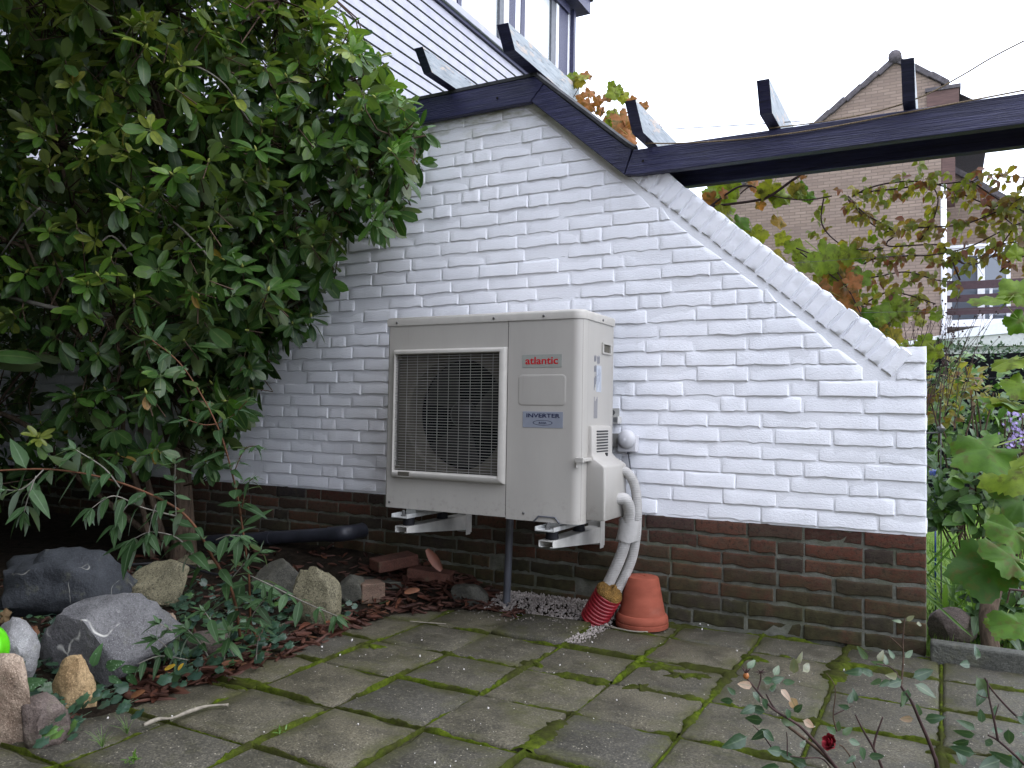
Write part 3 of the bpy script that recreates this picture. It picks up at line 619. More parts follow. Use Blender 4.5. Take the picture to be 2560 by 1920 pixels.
rafter(-1.055, 2.0215, 0.102, -0.175, -0.272); rafter(-0.537, 2.0105, 0.108, -0.195, -0.258); rafter(-0.052, 2.0105, 0.105, -0.10, -0.228, 0.042)
for x, z in ((-1.80,2.345),(-1.075,1.945)):
    m = MB(); m.lathe([(0.006,0),(0.006,0.003)], (x,-0.0445,z), 8, Matrix.Rotation(math.pi/2,3,'X')); m.build('nail_head', MAT['fan_black'], perg)

# ================================================================== HOUSE WITH SIDING (left, behind the wall)
house = thing('sided_house', 'white board-clad house with navy window frames behind the wall', 'house', (XL,5,0))
m = MB(); m.box(XL-6, XL-0.012, -5.0, 10.02, -0.06, 8.30); m.build('wall', MAT['siding_white'], house)
m = MB(); m.box(XL-0.5, 1.6, -6.8, -6.2, -0.06, 8.2); m.build('added_shade_wing', MAT['brown_brick'], house)  # unseen wing added behind the camera to block sky light
P_ = 0.1445
for i in range(26):
    z1 = 6.415-i*P_
    m = MB(); v = [(XL-0.011,-5,z1-P_+0.021),(XL+0.016,-5,z1-P_+0.021),(XL+0.006,-5,z1),(XL-0.011,-5,z1)]
    v2 = [(a,10.03,c) for a,_,c in v]; m.add(v+v2, [(0,3,2,1),(4,5,6,7),(1,2,6,5),(2,3,7,6),(0,1,5,4)]); m.build('siding_board', MAT['siding_white'], house)
m = MB(); m.box(XL-0.0115,XL-0.006,-5,10.03,6.415-26*P_,6.415); m.build('siding_backing', MAT['dark_void'], house)  # black sheet paints the shadow in the gaps between boards
m = MB(); m.box(XL-0.011,XL+0.045,3.4,10.03,6.425,6.475); m.build('sill_board', MAT['navy_paint'], house)
m = MB(); m.box(XL-0.011,XL+0.085,3.4,10.06,6.476,6.585); m.build('window_sill', MAT['siding_white'], house, bevel=0.01)
def bar(name, y0, y1, z0, z1, x0, x1, mt): mm_ = MB(); mm_.box(XL+x0,XL+x1,y0,y1,z0,z1); return mm_.build(name, MAT[mt], house)
bar('window_post', 9.42,9.80,6.586,8.20,-0.011,0.05,'navy_paint'); bar('corner_trim', 9.81,9.90,6.586,8.30,-0.011,0.03,'upvc_white'); bar('downpipe', 9.93,10.02,6.2,8.30,0.03,0.11,'navy_paint')
for y0, y1 in ((3.5,5.95),(6.18,7.26),(8.22,9.12)):
    bar('window_pane', y0,y1,6.60,8.12,0.006,0.010,'clear_glass'); bar('sky_reflection_sheet', y0,y1,6.60,8.12,-0.010,-0.006,'sky_reflection_white')  # white sheet behind the glass stands in for reflected sky
for y0, y1, mt, x1 in ((5.96,6.06,'upvc_white',0.03),(6.07,6.17,'navy_paint',0.05),(7.27,7.40,'pvc_grey',0.05),(7.41,7.56,'upvc_white',0.05),(7.57,7.80,'navy_paint',0.04),(7.81,7.98,'upvc_white',0.03),(7.99,8.13,'navy_paint',0.04),(8.14,8.21,'upvc_white',0.03),(9.13,9.30,'pvc_grey',0.04),(9.31,9.41,'upvc_white',0.05)):
    bar('window_frame', y0,y1,6.586,8.14,-0.006,x1,mt)
bar('window_head', 3.4,9.80,8.15,8.30,-0.008,0.09,'navy_paint'); bar('eave_board', 3.4,10.25,8.31,8.55,-0.01,0.30,'navy_paint'); bar('roof_edge', -5,10.3,8.56,8.66,-0.3,0.34,'bitumen')

# ================================================================== NEIGHBOUR'S HOUSE (far right)
G = 13.7
nb = thing('neighbour_house', 'tan brick gabled house beyond the garden with white windows', 'house', (-2,G,0))
rl = lambda x: 7.80-0.712*(-0.739-x)
m = MB(); m.prism([(-5.6,-0.1),(0.045,-0.1),(0.045,7.24),(-0.739,7.80),(-5.6,rl(-5.6))], G, G+0.3); m.build('gable_wall', MAT['far_brick'], nb)
m = MB(); m.box(-5.5,0.0,G+0.3,G+9,-0.1,4.2); m.build('side_wall', MAT['far_brick'], nb)
# verge tiles
for sgn in (-1,1):
    n = 17 if sgn < 0 else 3; L = 0.36
    for i in range(n):
        a = 0.62 if sgn < 0 else 0.60; t_ = Vector((sgn*math.cos(a),0,-math.sin(a))); nn = Vector((sgn*math.sin(a),0,math.cos(a)))
        p = Vector((-0.739,G+0.1,7.83))+t_*(L*(i+0.5)); R = Matrix((t_, Vector((0,1,0)), nn)).transposed()
        m = MB(); m.obox(p+nn*(0.02+0.006*(i%2)), (L*1.04,0.34,0.11), R @ Matrix.Rotation(0.07*1,3,'Y')); m.build('verge_tile', MAT['roof_tile'], nb, bevel=0.015)
m = MB(); a1 = (-5.7, rl(-5.7)-0.02); m.add([(-0.739,G+0.2,7.84),(-0.739,G+9,7.84),(a1[0],G+9,a1[1]),(a1[0],G+0.2,a1[1])],[(0,1,2,3)]); m.add([(-0.739,G+0.2,7.84),(0.9,G+0.2,6.70),(0.9,G+9,6.70),(-0.739,G+9,7.84)],[(0,1,2,3)]); m.build('roof', MAT['roof_tile'], nb)
m = MB(); m.tube([(-0.739,G-0.10,7.90),(-0.739,G+9,7.90)], 0.12, 10); m.build('ridge_tile', MAT['roof_tile'], nb, smooth=True)
m = MB(); m.box(-0.19,0.345,G-0.05,G+0.9,6.62,7.10); m.build('dormer_cheek', MAT['brown_brick'], nb)
m = MB(); m.box(-0.22,0.375,G-0.08,G+0.95,7.101,7.17); m.build('dormer_cap', MAT['roof_tile'], nb)
m = MB(); m.box(0.047,0.28,G+0.02,G+0.6,5.0,6.615); m.build('pier', MAT['brown_brick'], nb)
m = MB(); m.tube([(0.085,G-0.03,2.3),(0.085,G-0.03,5.3)], 0.05, 10); m.build('downpipe', MAT['upvc_white'], nb, smooth=True)
W2 = 15.0
m = MB(); m.prism([(0.05,-0.1),(6,-0.1),(6,3.6),(1.464,4.95),(0.436,5.76),(0.05,6.05)], W2, W2+0.3); m.build('wing_wall', MAT['far_brick'], nb)
m = MB()
for (xa,za),(xb,zb) in (((0.05,6.07),(0.44,5.78)),((0.44,5.78),(1.47,4.97)),((1.47,4.97),(4.0,3.0))):
    m.prism([(xa,za-0.06),(xb,zb-0.06),(xb,zb+0.07),(xa,za+0.07)], W2-0.12, W2+5)
m.build('wing_roof', MAT['roof_tile'], nb)
m = MB(); m.box(0.10,1.36,W2-0.10,W2-0.005,4.215,4.30); m.box(0.10,1.36,W2-0.14,W2-0.1,4.305,4.36); m.build('window_head', MAT['upvc_white'], nb)
for xa, xb in ((0.105,0.23),(0.675,0.80),(1.16,1.23)):
    m = MB(); m.box(xa,xb,W2-0.08,W2-0.005,2.80,4.21); m.build('window_frame', MAT['upvc_white'], nb)
for xa, xb in ((0.231,0.674),(0.801,1.159)):
    m = MB(); m.box(xa,xb,W2-0.035,W2-0.03,2.80,4.14); m.build('window_pane', MAT['window_glass'], nb)
    m = MB(); m.box(xa,xb,W2-0.075,W2-0.02,4.141,4.21); m.build('window_frame', MAT['upvc_white'], nb)
for za, zb in ((3.385,3.535),(3.145,3.275),(2.895,3.02)):
    m = MB(); m.box(0.04,3.2,W2-0.75,W2-0.70,za,zb); m.build('balcony_rail', MAT['balcony_brown'], nb)
for xx in (0.85,1.9):
    m = MB(); m.box(xx,xx+0.05,W2-0.695,W2-0.65,2.75,3.5); m.build('balcony_post', MAT['upvc_white'], nb)
m = MB(); m.box(0.02,3.3,W2-0.80,W2-0.02,2.66,2.79); m.build('balcony_floor', MAT['upvc_white'], nb)
cp = thing('carport', 'pale flat carport roof behind the dark hedge', 'carport', (0.6,11,0))
m = MB(); v = [(-0.9,10.9,2.02),(0.0,10.9,2.19),(1.0,10.9,2.41),(4.5,10.9,2.55),(4.5,10.9,2.30),(1.0,10.9,2.20),(0.0,10.9,2.13),(-0.9,10.9,1.96)]; n = len(v)
m.add(v+[(a,c+3,z) for a,c,z in v], [(0,7,6,1),(1,6,5,2),(2,5,4,3)]+[(i,(i+1)%n,n+(i+1)%n,n+i) for i in range(n)]); m.build('roof', MAT['upvc_white'], cp)
m = MB(); m.box(-1.5,4.5,11.0,11.2,-0.1,2.0); m.build('wall', MAT['pale_render'], cp)
m = MB(); m.box(0.05,4.4,10.92,10.99,2.01,2.19); m.build('fascia', MAT['pale_render'], cp)
# ================================================================== HEAT PUMP
X0, X1, YF, YB, Z0, Z1 = -2.066, -1.152, -0.496, -0.168, 0.443, 1.224
SEAM = -1.4725
hp = thing('heat_pump', 'large cream heat pump unit with square fan grille hung on the wall', 'heat pump', (-1.6,-0.33,Z0))
def sheet(name, path, z0, z1, mt, close_bottom=False):          # vertical sheet following an xy path
    m = MB(); n = len(path); m.add([(x,y,z0) for x,y in path]+[(x,y,z1) for x,y in path], [(i,i+1,n+i+1,n+i) for i in range(n-1)])
    return m.build(name, MAT[mt], hp, autos=35)
core = MB(); core.box(X0+0.008,SEAM+0.02,-0.35,YB-0.004,Z0+0.006,Z1-0.004); core.box(SEAM+0.021,X1-0.006,YF+0.02,YB-0.004,Z0+0.006,Z1-0.004); core.build('inner_casing', MAT['dark_void'], hp)
# front panel with the fan opening
GX0, GX1, GZ0, GZ1 = -2.013, -1.503, 0.604, 1.096
m = MB(); xsn = [X0+0.010,GX0,GX1,SEAM-0.0012]; zs = [Z0,GZ0,GZ1,Z1]; V = [(x,YF,z) for z in zs for x in xsn]
m.add(V, [(j*4+i,j*4+i+1,(j+1)*4+i+1,(j+1)*4+i) for j in range(3) for i in range(3) if not (i == 1 and j == 1)])
arc = [(X0+0.010-0.010*math.sin(a), YF+0.010-0.010*math.cos(a)) for a in (0,0.4,0.8,1.2,math.pi/2)]+[(X0,YB)]
n = len(arc); m.add([(x,y,Z0) for x,y in arc]+[(x,y,Z1) for x,y in arc], [(i+1,i,n+i,n+i+1) for i in range(n-1)])
m.box(X0+0.012,SEAM-0.0012,YF+0.0005,YB,Z0-0.0005,Z0+0.003); m.build('front_panel', MAT['unit_paint'], hp, autos=35)
# service panel wraps round the right-hand corner
R_ = 0.042; arc = [(SEAM+0.0012,YF)]+[(X1-R_+R_*math.sin(a), YF+R_-R_*math.cos(a)) for a in [i*math.pi/16 for i in range(9)]]+[(X1,-0.437)]
sheet('service_panel', arc, Z0-0.006, Z1, 'unit_paint')
m = MB(); m.box(X1-0.003,X1-0.0008,-0.4345,YB,Z0+0.010,Z1); m.build('side_panel', MAT['unit_paint'], hp)
m = MB(); m.box(SEAM,X1-0.004,YF+0.045,YB,Z0-0.001,Z0+0.004); m.build('base_pan', MAT['unit_paint'], hp)
# lid with a rolled edge
def outline(o, r): return [(X0-o,YB+0.002),(X0-o,YF-o)]+[(X1+o-r+r*math.sin(a), YF-o+r-r*math.cos(a)) for a in [i*math.pi/16 for i in range(9)]]+[(X1+o,YB+0.002)]
m = MB(); rings = [(0.0035,Z1-0.002),(0.0045,Z1+0.022),(0.001,Z1+0.031),(-0.006,Z1+0.034)]; V = []; 
for o_, z in rings: V += [(x,y,z) for x,y in outline(o_, R_+o_)]
n = len(outline(0,R_)); m.add(V, [(l*n+i,l*n+(i+1)%n,(l+1)*n+(i+1)%n,(l+1)*n+i) for l in range(3) for i in range(n)]+[tuple(3*n+i for i in range(n)), tuple(reversed(range(n)))])
m.build('lid', MAT['unit_plastic'], hp, autos=50)
# fan grille bezel
BX0, BX1, BZ0, BZ1 = -2.026, -1.4755, 0.572, 1.119
m = MB(); yo = YF-0.022
prof = [(BX0,BX1,BZ0,BZ1,YF-0.0008),(BX0+0.004,BX1-0.003,BZ0+0.003,BZ1-0.003,YF-0.016),(BX0+0.008,BX1-0.012,BZ0+0.012,BZ1-0.009,yo),(BX0+0.012,BX1-0.026,BZ0+0.024,BZ1-0.020,yo),(GX0,GX1,GZ0,GZ1,YF-0.013),(GX0,GX1,GZ0,GZ1,YF+0.004)]
V = []
for a,b_,c,d,y in prof: V += [(a,y,c),(b_,y,c),(b_,y,d),(a,y,d)]
m.add(V, [(l*4+i,l*4+(i+1)%4,(l+1)*4+(i+1)%4,(l+1)*4+i) for l in range(5) for i in range(4)])
m.build('grille_bezel', MAT['unit_plastic'], hp, bevel=0.007, seg=3, autos=50)
m = MB(); m.box(-1.985,-1.925,yo-0.0006,yo+0.006,BZ0+0.010,BZ0+0.028); m.build('grip_slot', MAT['plenum'], hp, bevel=0.002)
m = MB(); m.box(-1.985,-1.925,yo-0.0010,yo+0.002,BZ0+0.007,BZ0+0.0098); m.build('grip_lip', MAT['unit_plastic'], hp)
hb = MB(); hb.box(-(GX1-GX0)/2+0.0005,(GX1-GX0)/2-0.0005,-0.0012,0.0012,-0.0010,0.0010); hbm = mesh_from('grille_bar', hb.v, hb.f, MAT['grille_grey'])
NB = 43
for i in range(NB): link('grille_bar', hbm, hp, Matrix.Translation(((GX0+GX1)/2, YF-0.0105, GZ0+0.0075+i*(GZ1-GZ0-0.015)/(NB-1))))
vb = MB(); vb.box(-0.0006,0.0006,-0.0012,0.0012,-(GZ1-GZ0)/2+0.0005,(GZ1-GZ0)/2-0.0005); vbm = mesh_from('grille_upright', vb.v, vb.f, MAT['grille_grey'])
for i in range(9): link('grille_upright', vbm, hp, Matrix.Translation((GX0+0.055+i*0.0525, YF-0.0055, (GZ0+GZ1)/2)))
for x, z in ((GX0+0.013,GZ1-0.012),(GX1-0.012,GZ1-0.012),(GX0+0.013,GZ0+0.013),(GX1-0.012,GZ0+0.013)):
    m = MB(); m.box(x-0.010,x+0.010,YF-0.006,YF+0.001,z-0.009,z+0.009); m.build('corner_boss', MAT['plenum'], hp, bevel=0.002)
# bell-mouth plate, ring, fan
FC = Vector((-1.742,0,0.846)); FR = 0.238; m = MB(); V = []; N = 48
for k in range(N):
    a = 2*math.pi*k/N; c, s = math.cos(a), math.sin(a); q = 1/max(abs(c)/((GX1-GX0)/2+0.03), abs(s)/((GZ1-GZ0)/2+0.03))
    V += [(FC.x+c*q,-0.462,FC.z+s*q),(FC.x+c*(FR+0.012),-0.462,FC.z+s*(FR+0.012)),(FC.x+c*FR,-0.450,FC.z+s*FR),(FC.x+c*FR,-0.352,FC.z+s*FR)]
m.add(V, [(4*k+l,4*((k+1)%N)+l,4*((k+1)%N)+l+1,4*k+l+1) for k in range(N) for l in range(3)]); m.build('fan_shroud', MAT['plenum'], hp, autos=40)
fan = MB(); fan.lathe([(0.05,0.0),(0.058,0.01),(0.055,0.035),(0.04,0.05)], (FC.x,-0.37,FC.z), 20, Matrix.Rotation(math.pi/2,3,'X')); fo = fan.build('fan', MAT['fan_black'], hp, smooth=True)
for b_ in range(3):
    V = []; f = []; N1, N2 = 5, 7
    for i in range(N1):
        for j in range(N2):
            r = 0.05+0.175*i/(N1-1); a = 2*math.pi*b_/3+0.4+(j/(N2-1)-0.5)*(1.25+0.3*i/(N1-1)); V.append((FC.x+r*math.cos(a), -0.385+0.045*(j/(N2-1)), FC.z+r*math.sin(a)))
    m = MB(); m.add(V, [(i*N2+j,i*N2+j+1,(i+1)*N2+j+1,(i+1)*N2+j) for i in range(N1-1) for j in range(N2-1)]); m.build('fan_blade', MAT['fan_black'], fo, smooth=True)
# lettering
def text(name, body, size, loc, R, mt, parent, sx=1.0, ex=0.0004, bold=0.0):
    cu = bpy.data.curves.new(name, 'FONT'); cu.body = body; cu.size = size; cu.align_x = 'CENTER'; cu.align_y = 'CENTER'; cu.extrude = ex; cu.offset = bold
    to = bpy.data.objects.new(name+'_tmp', cu); COL.objects.link(to); dg = bpy.context.evaluated_depsgraph_get(); me = bpy.data.meshes.new_from_object(to.evaluated_get(dg))
    bpy.data.objects.remove(to, do_unlink=True); me.materials.clear(); me.materials.append(MAT[mt])
    return link(name, me, parent, Matrix.Translation(loc) @ R @ Matrix.Diagonal((sx,1,1,1)))
FRONT = Matrix.Rotation(math.pi/2,4,'X')
def plate(name, x0, x1, z0, z1, mt, t=0.0012):
    m = MB(); m.box(x0,x1,YF-t,YF-0.0001,z0,z1); return m.build(name, MAT[mt], hp, bevel=0.0006)
plate('brand_badge', -1.408,-1.236,1.035,1.086,'badge_green'); text('badge_lettering', 'atlantic', 0.0405, (-1.3225,YF-0.0016,1.0605), FRONT, 'red_ink', hp, 1.22, 0.0003, 0.0007)
plate('inverter_badge', -1.402,-1.228,0.800,0.863,'badge_blue'); text('badge_lettering', 'INVERTER', 0.0215, (-1.3145,YF-0.0016,0.8465), FRONT, 'navy_ink', hp, 1.52, 0.0003, 0.0004)
m = MB(); N = 32; V = []
for k in range(N):
    a = 2*math.pi*k/N
    for q in (1.0,0.86): V.append((-1.3145+0.0425*q**0.5*math.cos(a), YF-0.0016, 0.8195+0.0102*q*math.sin(a)))
m.add(V, [(2*k,2*((k+1)%N),2*((k+1)%N)+1,2*k+1) for k in range(N)]); m.build('badge_oval', MAT['navy_ink'], hp)
text('badge_lettering', 'R410A', 0.0105, (-1.3145,YF-0.0016,0.8185), FRONT, 'navy_ink', hp, 1.15, 0.0003, 0.0002)
# embossed rounded rectangle
m = MB(); V = []; cx, cz, hx, hz = -1.3205, 0.9465, 0.1035, 0.0612
def rr(hx, hz, r, n=6): return [(cx+sx*(hx-r)+r*math.cos(a0+math.pi/2*i/n), cz+sz*(hz-r)+r*math.sin(a0+math.pi/2*i/n)) for sx,sz,a0 in ((1,1,0),(-1,1,math.pi/2),(-1,-1,math.pi),(1,-1,1.5*math.pi)) for i in range(n+1)]
n = len(rr(hx,hz,0.018))
for o_, y in ((0,YF-0.0002),(0.003,YF-0.0016),(0.007,YF-0.0018)): V += [(x,y,z) for x,z in rr(hx-o_,hz-o_,0.018-o_*0.5)]
m.add(V, [(l*n+i,l*n+n*1+i,l*n+n+(i+1)%n,l*n+(i+1)%n) for l in range(2) for i in range(n)]+[tuple(reversed([2*n+i for i in range(n)]))]); m.build('embossed_plate', MAT['unit_paint'], hp, autos=60)
# screws
def screw(x, y, z, R): m = MB(); m.lathe([(0.0055,0),(0.005,0.0022),(0.0025,0.0034)], (x,y,z), 10, R); m.build('screw', MAT['steel'], hp, smooth=True)
RY = Matrix.Rotation(math.pi/2,3,'X'); RX = Matrix.Rotation(math.pi/2,3,'Y')
for x in (-2.018,-1.538,-1.315): screw(x, YF-0.0045, Z1+0.012, RY)
screw(X1+0.0045, -0.30, Z1+0.010, RX); screw(-2.040,YF,Z0+0.022,RY); screw(-1.392,YF,Z0+0.022,RY)
# side: handle recess, printed labels, pipe cover, catch
m = MB(); y0, y1, z0, z1 = -0.298,-0.204,1.100,1.145; m.box(X1-0.0005,X1+0.006,y0,y1,z0,z0+0.006); m.box(X1-0.0005,X1+0.006,y0,y1,z1-0.006,z1); m.box(X1-0.0005,X1+0.006,y0,y0+0.010,z0+0.0061,z1-0.0061); m.box(X1-0.0005,X1+0.006,y1-0.010,y1,z0+0.0061,z1-0.0061); m.build('handle_frame', MAT['unit_plastic'], hp)
m = MB(); m.box(X1-0.0006,X1+0.0005,y0+0.0101,y1-0.0101,z0+0.0061,z1-0.0061); m.build('handle_recess', MAT['plenum'], hp)
def side_rect(name, ya, yb, za, zb, mt, off=0.0004): m = MB(); m.box(X1-0.0005,X1+off,ya,yb,za,zb); return m.build(name, MAT[mt], hp)
side_rect('data_label', -0.352,-0.300,0.945,1.05,'label_pale')
for a, b_, c, d in ((-0.375,-0.352,1.062,1.09),(-0.345,-0.315,1.055,1.09),(-0.375,-0.350,1.02,1.05),(-0.34,-0.31,1.005,1.04)):
    for q in range(4): side_rect('print_line', a+(b_-a)*q/4, a+(b_-a)*(q+0.22)/4, c+0.004*(q%2), d-0.003*((q+1)%3), 'label_grey', 0.0006)
for q in range(9): side_rect('print_line', -0.374+q*0.0075, -0.3722+q*0.0075, 0.95+0.012*((q*5)%4), 1.0+0.006*((q*3)%5), 'label_grey', 0.0007)
for q in range(4): side_rect('print_line', -0.372+q*0.010, -0.3698+q*0.010, 0.84+0.01*((q*3)%3), 0.925-0.008*((q*2)%3), 'label_grey', 0.0006)
m = MB(); V = []
levels = [(0.812,0.002,-0.414,-0.236),(0.810,0.012,-0.420,-0.228),(0.803,0.018,-0.424,-0.222),(0.715,0.019,-0.425,-0.221),(0.698,0.021,-0.428,-0.214),(0.682,0.032,-0.432,-0.205),(0.668,0.056,-0.434,-0.198),(0.658,0.070,-0.4345,-0.195),(0.650,0.074,-0.4345,-0.194),(0.454,0.074,-0.4345,-0.194),(0.450,0.071,-0.432,-0.197)]
for z, o_, ya, yb in levels:
    r = min(0.009, o_*0.5); xo = X1+o_
    V += [(X1-0.001,ya,z)]+[(xo-r+r*math.sin(a), ya+r-r*math.cos(a), z) for a in (0,0.5,1.05,math.pi/2)]+[(xo-r+r*math.cos(a), yb-r+r*math.sin(a), z) for a in (0,0.5,1.05,math.pi/2)]+[(X1-0.001,yb,z)]
n = 10; L = len(levels); m.add(V, [(l*n+i+1,l*n+i,(l+1)*n+i,(l+1)*n+i+1) for l in range(L-1) for i in range(n-1)]+[tuple(range(n)), tuple(reversed([(L-1)*n+i for i in range(n)]))]); pc = m.build('pipe_cover', MAT['unit_paint'], hp, autos=40)
for q in range(8):
    m = MB(); z = 0.7895-q*0.0113; m.box(X1+0.0175,X1+0.0200,-0.386,-0.268,z-0.0028,z+0.0028); m.build('louvre_slot', MAT['fan_black'], pc)
m = MB(); m.box(X1+0.012,X1+0.026,-0.300,-0.283,0.682,0.704); m.build('cable_slot', MAT['fan_black'], pc)
m = MB(); m.box(-1.168,X1-0.012,YF-0.012,YF+0.006,0.652,0.692); m.box(-1.168,X1+0.018,YF-0.020,YF-0.0125,0.672,0.692); m.box(X1+0.002,X1+0.018,YF-0.0123,-0.43,0.676,0.690); m.build('panel_catch', MAT['unit_plastic'], hp, bevel=0.003)
# feet rails
for xc in (-1.952,-1.277):
    m = MB(); m.box(xc-0.040,xc+0.040,-0.545,-0.150,0.4085,0.4125); m.box(xc-0.040,xc-0.0365,-0.545,-0.150,0.4126,0.425); m.box(xc+0.0365,xc+0.040,-0.545,-0.150,0.4126,0.425); m.box(xc-0.025,xc+0.025,-0.46,-0.2,0.4127,Z0+0.001); m.build('foot_rail', MAT['galvanised'], hp)
    m = MB(); m.lathe([(0.011,0),(0.011,0.006),(0.006,0.0061),(0.006,0.026)], (xc,-0.515,0.4126), 8); m.build('foot_bolt', MAT['steel'], hp)
m = MB(); m.tube([(-1.345,YF-0.003,0.437),(-1.325,YF-0.003,0.458),(-1.255,YF-0.003,0.458),(-1.235,YF-0.003,0.437)], 0.0035, 6); m.build('foot_cutout_trim', MAT['pvc_grey'], hp)

# ================================================================== BRACKETS
def bracket(xc, label):
    br = thing('wall_bracket', label, 'bracket', (xc,-0.02,0.3), 'wall brackets under the heat pump')
    w = 0.031; m = MB(); yb = -0.0205
    for s in (-1,1):
        xa, xb = sorted((xc+s*w, xc+s*(w-0.0035)))
        v = [(xa,-0.53,0.346),(xa,yb,0.300),(xa,yb,0.372),(xa,-0.53,0.372)]; v2 = [(xb,b_,c) for _,b_,c in v]
        m.add(v+v2, [(0,1,2,3),(7,6,5,4),(0,4,5,1),(1,5,6,2),(2,6,7,3),(3,7,4,0)])
    m.box(xc-w+0.0036,xc+w-0.0036,-0.53,yb,0.3685,0.3715)
    for s in (-1,1):
        xa, xb = sorted((xc+s*(w-0.0036), xc+s*(w-0.014))); v = [(xa,-0.53,0.346),(xb,-0.53,0.346),(xb,yb,0.3005),(xa,yb,0.3005)]
        m.add(v+[(a,b_,c+0.003) for a,b_,c in v], [(0,3,2,1),(4,5,6,7),(0,1,5,4),(1,2,6,5),(2,3,7,6),(3,0,4,7)])
    m.build('arm', MAT['bracket_cream'], br, bevel=0.001)
    m = MB(); m.box(xc-0.040,xc+0.034,-0.0200,-0.0095,0.288,0.418); m.box(xc+0.0315,xc+0.034,-0.06,-0.0201,0.28,0.418); m.build('wall_plate', MAT['bracket_cream'], br, bevel=0.001)
    for y in (-0.475,-0.215): m = MB(); m.lathe([(0.024,0),(0.026,0.004),(0.024,0.018),(0.026,0.033),(0.024,0.036)], (xc,y,0.3718), 14); m.build('rubber_mount', MAT['rubber'], br, smooth=True)
bracket(-1.952, 'left cream wall bracket under the fan half of the heat pump')
bracket(-1.277, 'right cream wall bracket under the lettered half of the heat pump')

# ================================================================== PIPES, CONDUIT, POT, BOXES
ip = thing('insulated_pipes', 'two white foam-sleeved pipes curving from the heat pump down to the red duct', 'pipes', (-1.05,-0.2,0))
pa = [PY(1400+x*.30144,1100+y*.30144,yy) for x,y,yy in ((455,262,-.235),(485,262,-.232),(545,262,-.222),(600,330,-.21),(628,420,-.20),(640,540,-.195),(638,680,-.19),(630,800,-.188),(605,950,-.186),(560,1080,-.19),(505,1190,-.195),(470,1260,-.20))]
pb = [PY(1400+x*.30144,1100+y*.30144,yy) for x,y,yy in ((455,488,-.285),(485,487,-.282),(540,492,-.27),(572,560,-.25),(572,640,-.235),(560,740,-.225),(535,860,-.222),(500,970,-.222),(455,1075,-.222),(405,1180,-.222),(375,1250,-.222))]
m = MB(); m.tube(spline(pa,5), 0.0195, 14); m.build('upper_pipe', MAT['foam_sleeve'], ip, smooth=True)
m = MB(); m.tube(spline(pb,5), 0.0235, 14); m.build('lower_pipe', MAT['foam_sleeve'], ip, smooth=True)
m = MB(); tp = []
for t_, dy in ((0,0),(0.25,0),(0.5,0),(0.75,0),(1,0)):
    a = PY(1400+(583-28*t_)*.30144, 1100+(655+180*t_)*.30144, -0.215); tp.append(a)
V = []; N = 18
for i, c in enumerate(tp):
    for k_ in range(N):
        a = 2*math.pi*k_/N; V.append(c+Vector((math.cos(a)*(0.0435+0.003*math.sin(4*a+i*1.7)), math.sin(a)*0.038, 0.004*math.sin(3*a+2*i))))
m.add(V, [(i*N+k_,(i+1)*N+k_,(i+1)*N+(k_+1)%N,i*N+(k_+1)%N) for i in range(4) for k_ in range(N)]); m.build('tape_wrap', MAT['tape_white'], ip, smooth=True)
# red corrugated duct with expanding foam
ax0 = PY(1400+305*.30144,1100+1445*.30144,-0.215); ax1 = PY(1400+412*.30144,1100+1262*.30144,-0.235); dirv = (ax1-ax0).normalized(); Rd = dirv.to_track_quat('Z','Y').to_matrix(); Ld = (ax1-ax0).length
rd = thing('red_duct', 'red corrugated duct end plugged with brown foam beside the flowerpot', 'duct', ax0)
pr = []; nr = 9
for i in range(nr):
    h = -0.03+(Ld+0.03)*i/nr; s_ = (Ld+0.03)/nr; pr += [(0.0535,h+s_*0.05),(0.0575,h+s_*0.2),(0.0575,h+s_*0.6),(0.0535,h+s_*0.78)]
m = MB(); m.lathe(pr, ax0, 28, Rd); m.build('duct_wall', MAT['red_plastic'], rd, autos=40)
m = MB(); V = []; f = []; NR, NN = 7, 22
for i in range(NR+1):
    th = math.pi/2*i/NR
    for k_ in range(NN):
        a = 2*math.pi*k_/NN; r = 0.0565*math.cos(th)*(1+0.10*fbm(math.cos(a)*1.4,math.sin(a)*1.4,i*.3)); V.append(ax1+Rd@Vector((r*math.cos(a), r*math.sin(a), -0.006+0.036*math.sin(th)*(1+0.5*fbm(math.cos(a)*2,math.sin(a)*2,i*.5+3)))))
m.add(V, [(i*NN+k_,i*NN+(k_+1)%NN,(i+1)*NN+(k_+1)%NN,(i+1)*NN+k_) for i in range(NR) for k_ in range(NN)]); m.build('foam_plug', MAT['pu_foam'], rd, smooth=True)
m = MB(); m.tube(spline([PY(1560,1490,-0.18),PY(1563,1460,-0.17),PY(1572,1435,-0.16)],4), 0.006, 8); tag(m.build('blue_cable', MAT['pvc_grey']), 'short grey cable behind the white pipes above the pot', 'cable')
# upturned flowerpot
pc_ = Vector((-1.022,-0.150,0.004)); m = MB()
m.lathe([(0.098,0.0),(0.1045,0.001),(0.1065,0.006),(0.1055,0.018),(0.1035,0.020),(0.1055,0.024),(0.1035,0.042),(0.098,0.050),(0.0925,0.052),(0.0655,0.192),(0.0625,0.198),(0.050,0.2005),(0.014,0.2005),(0.0125,0.197)], pc_, 48)
pot = m.build('flowerpot', MAT['terracotta'], None, autos=35); tag(pot, 'terracotta flowerpot standing upside down against the brick base', 'flowerpot')
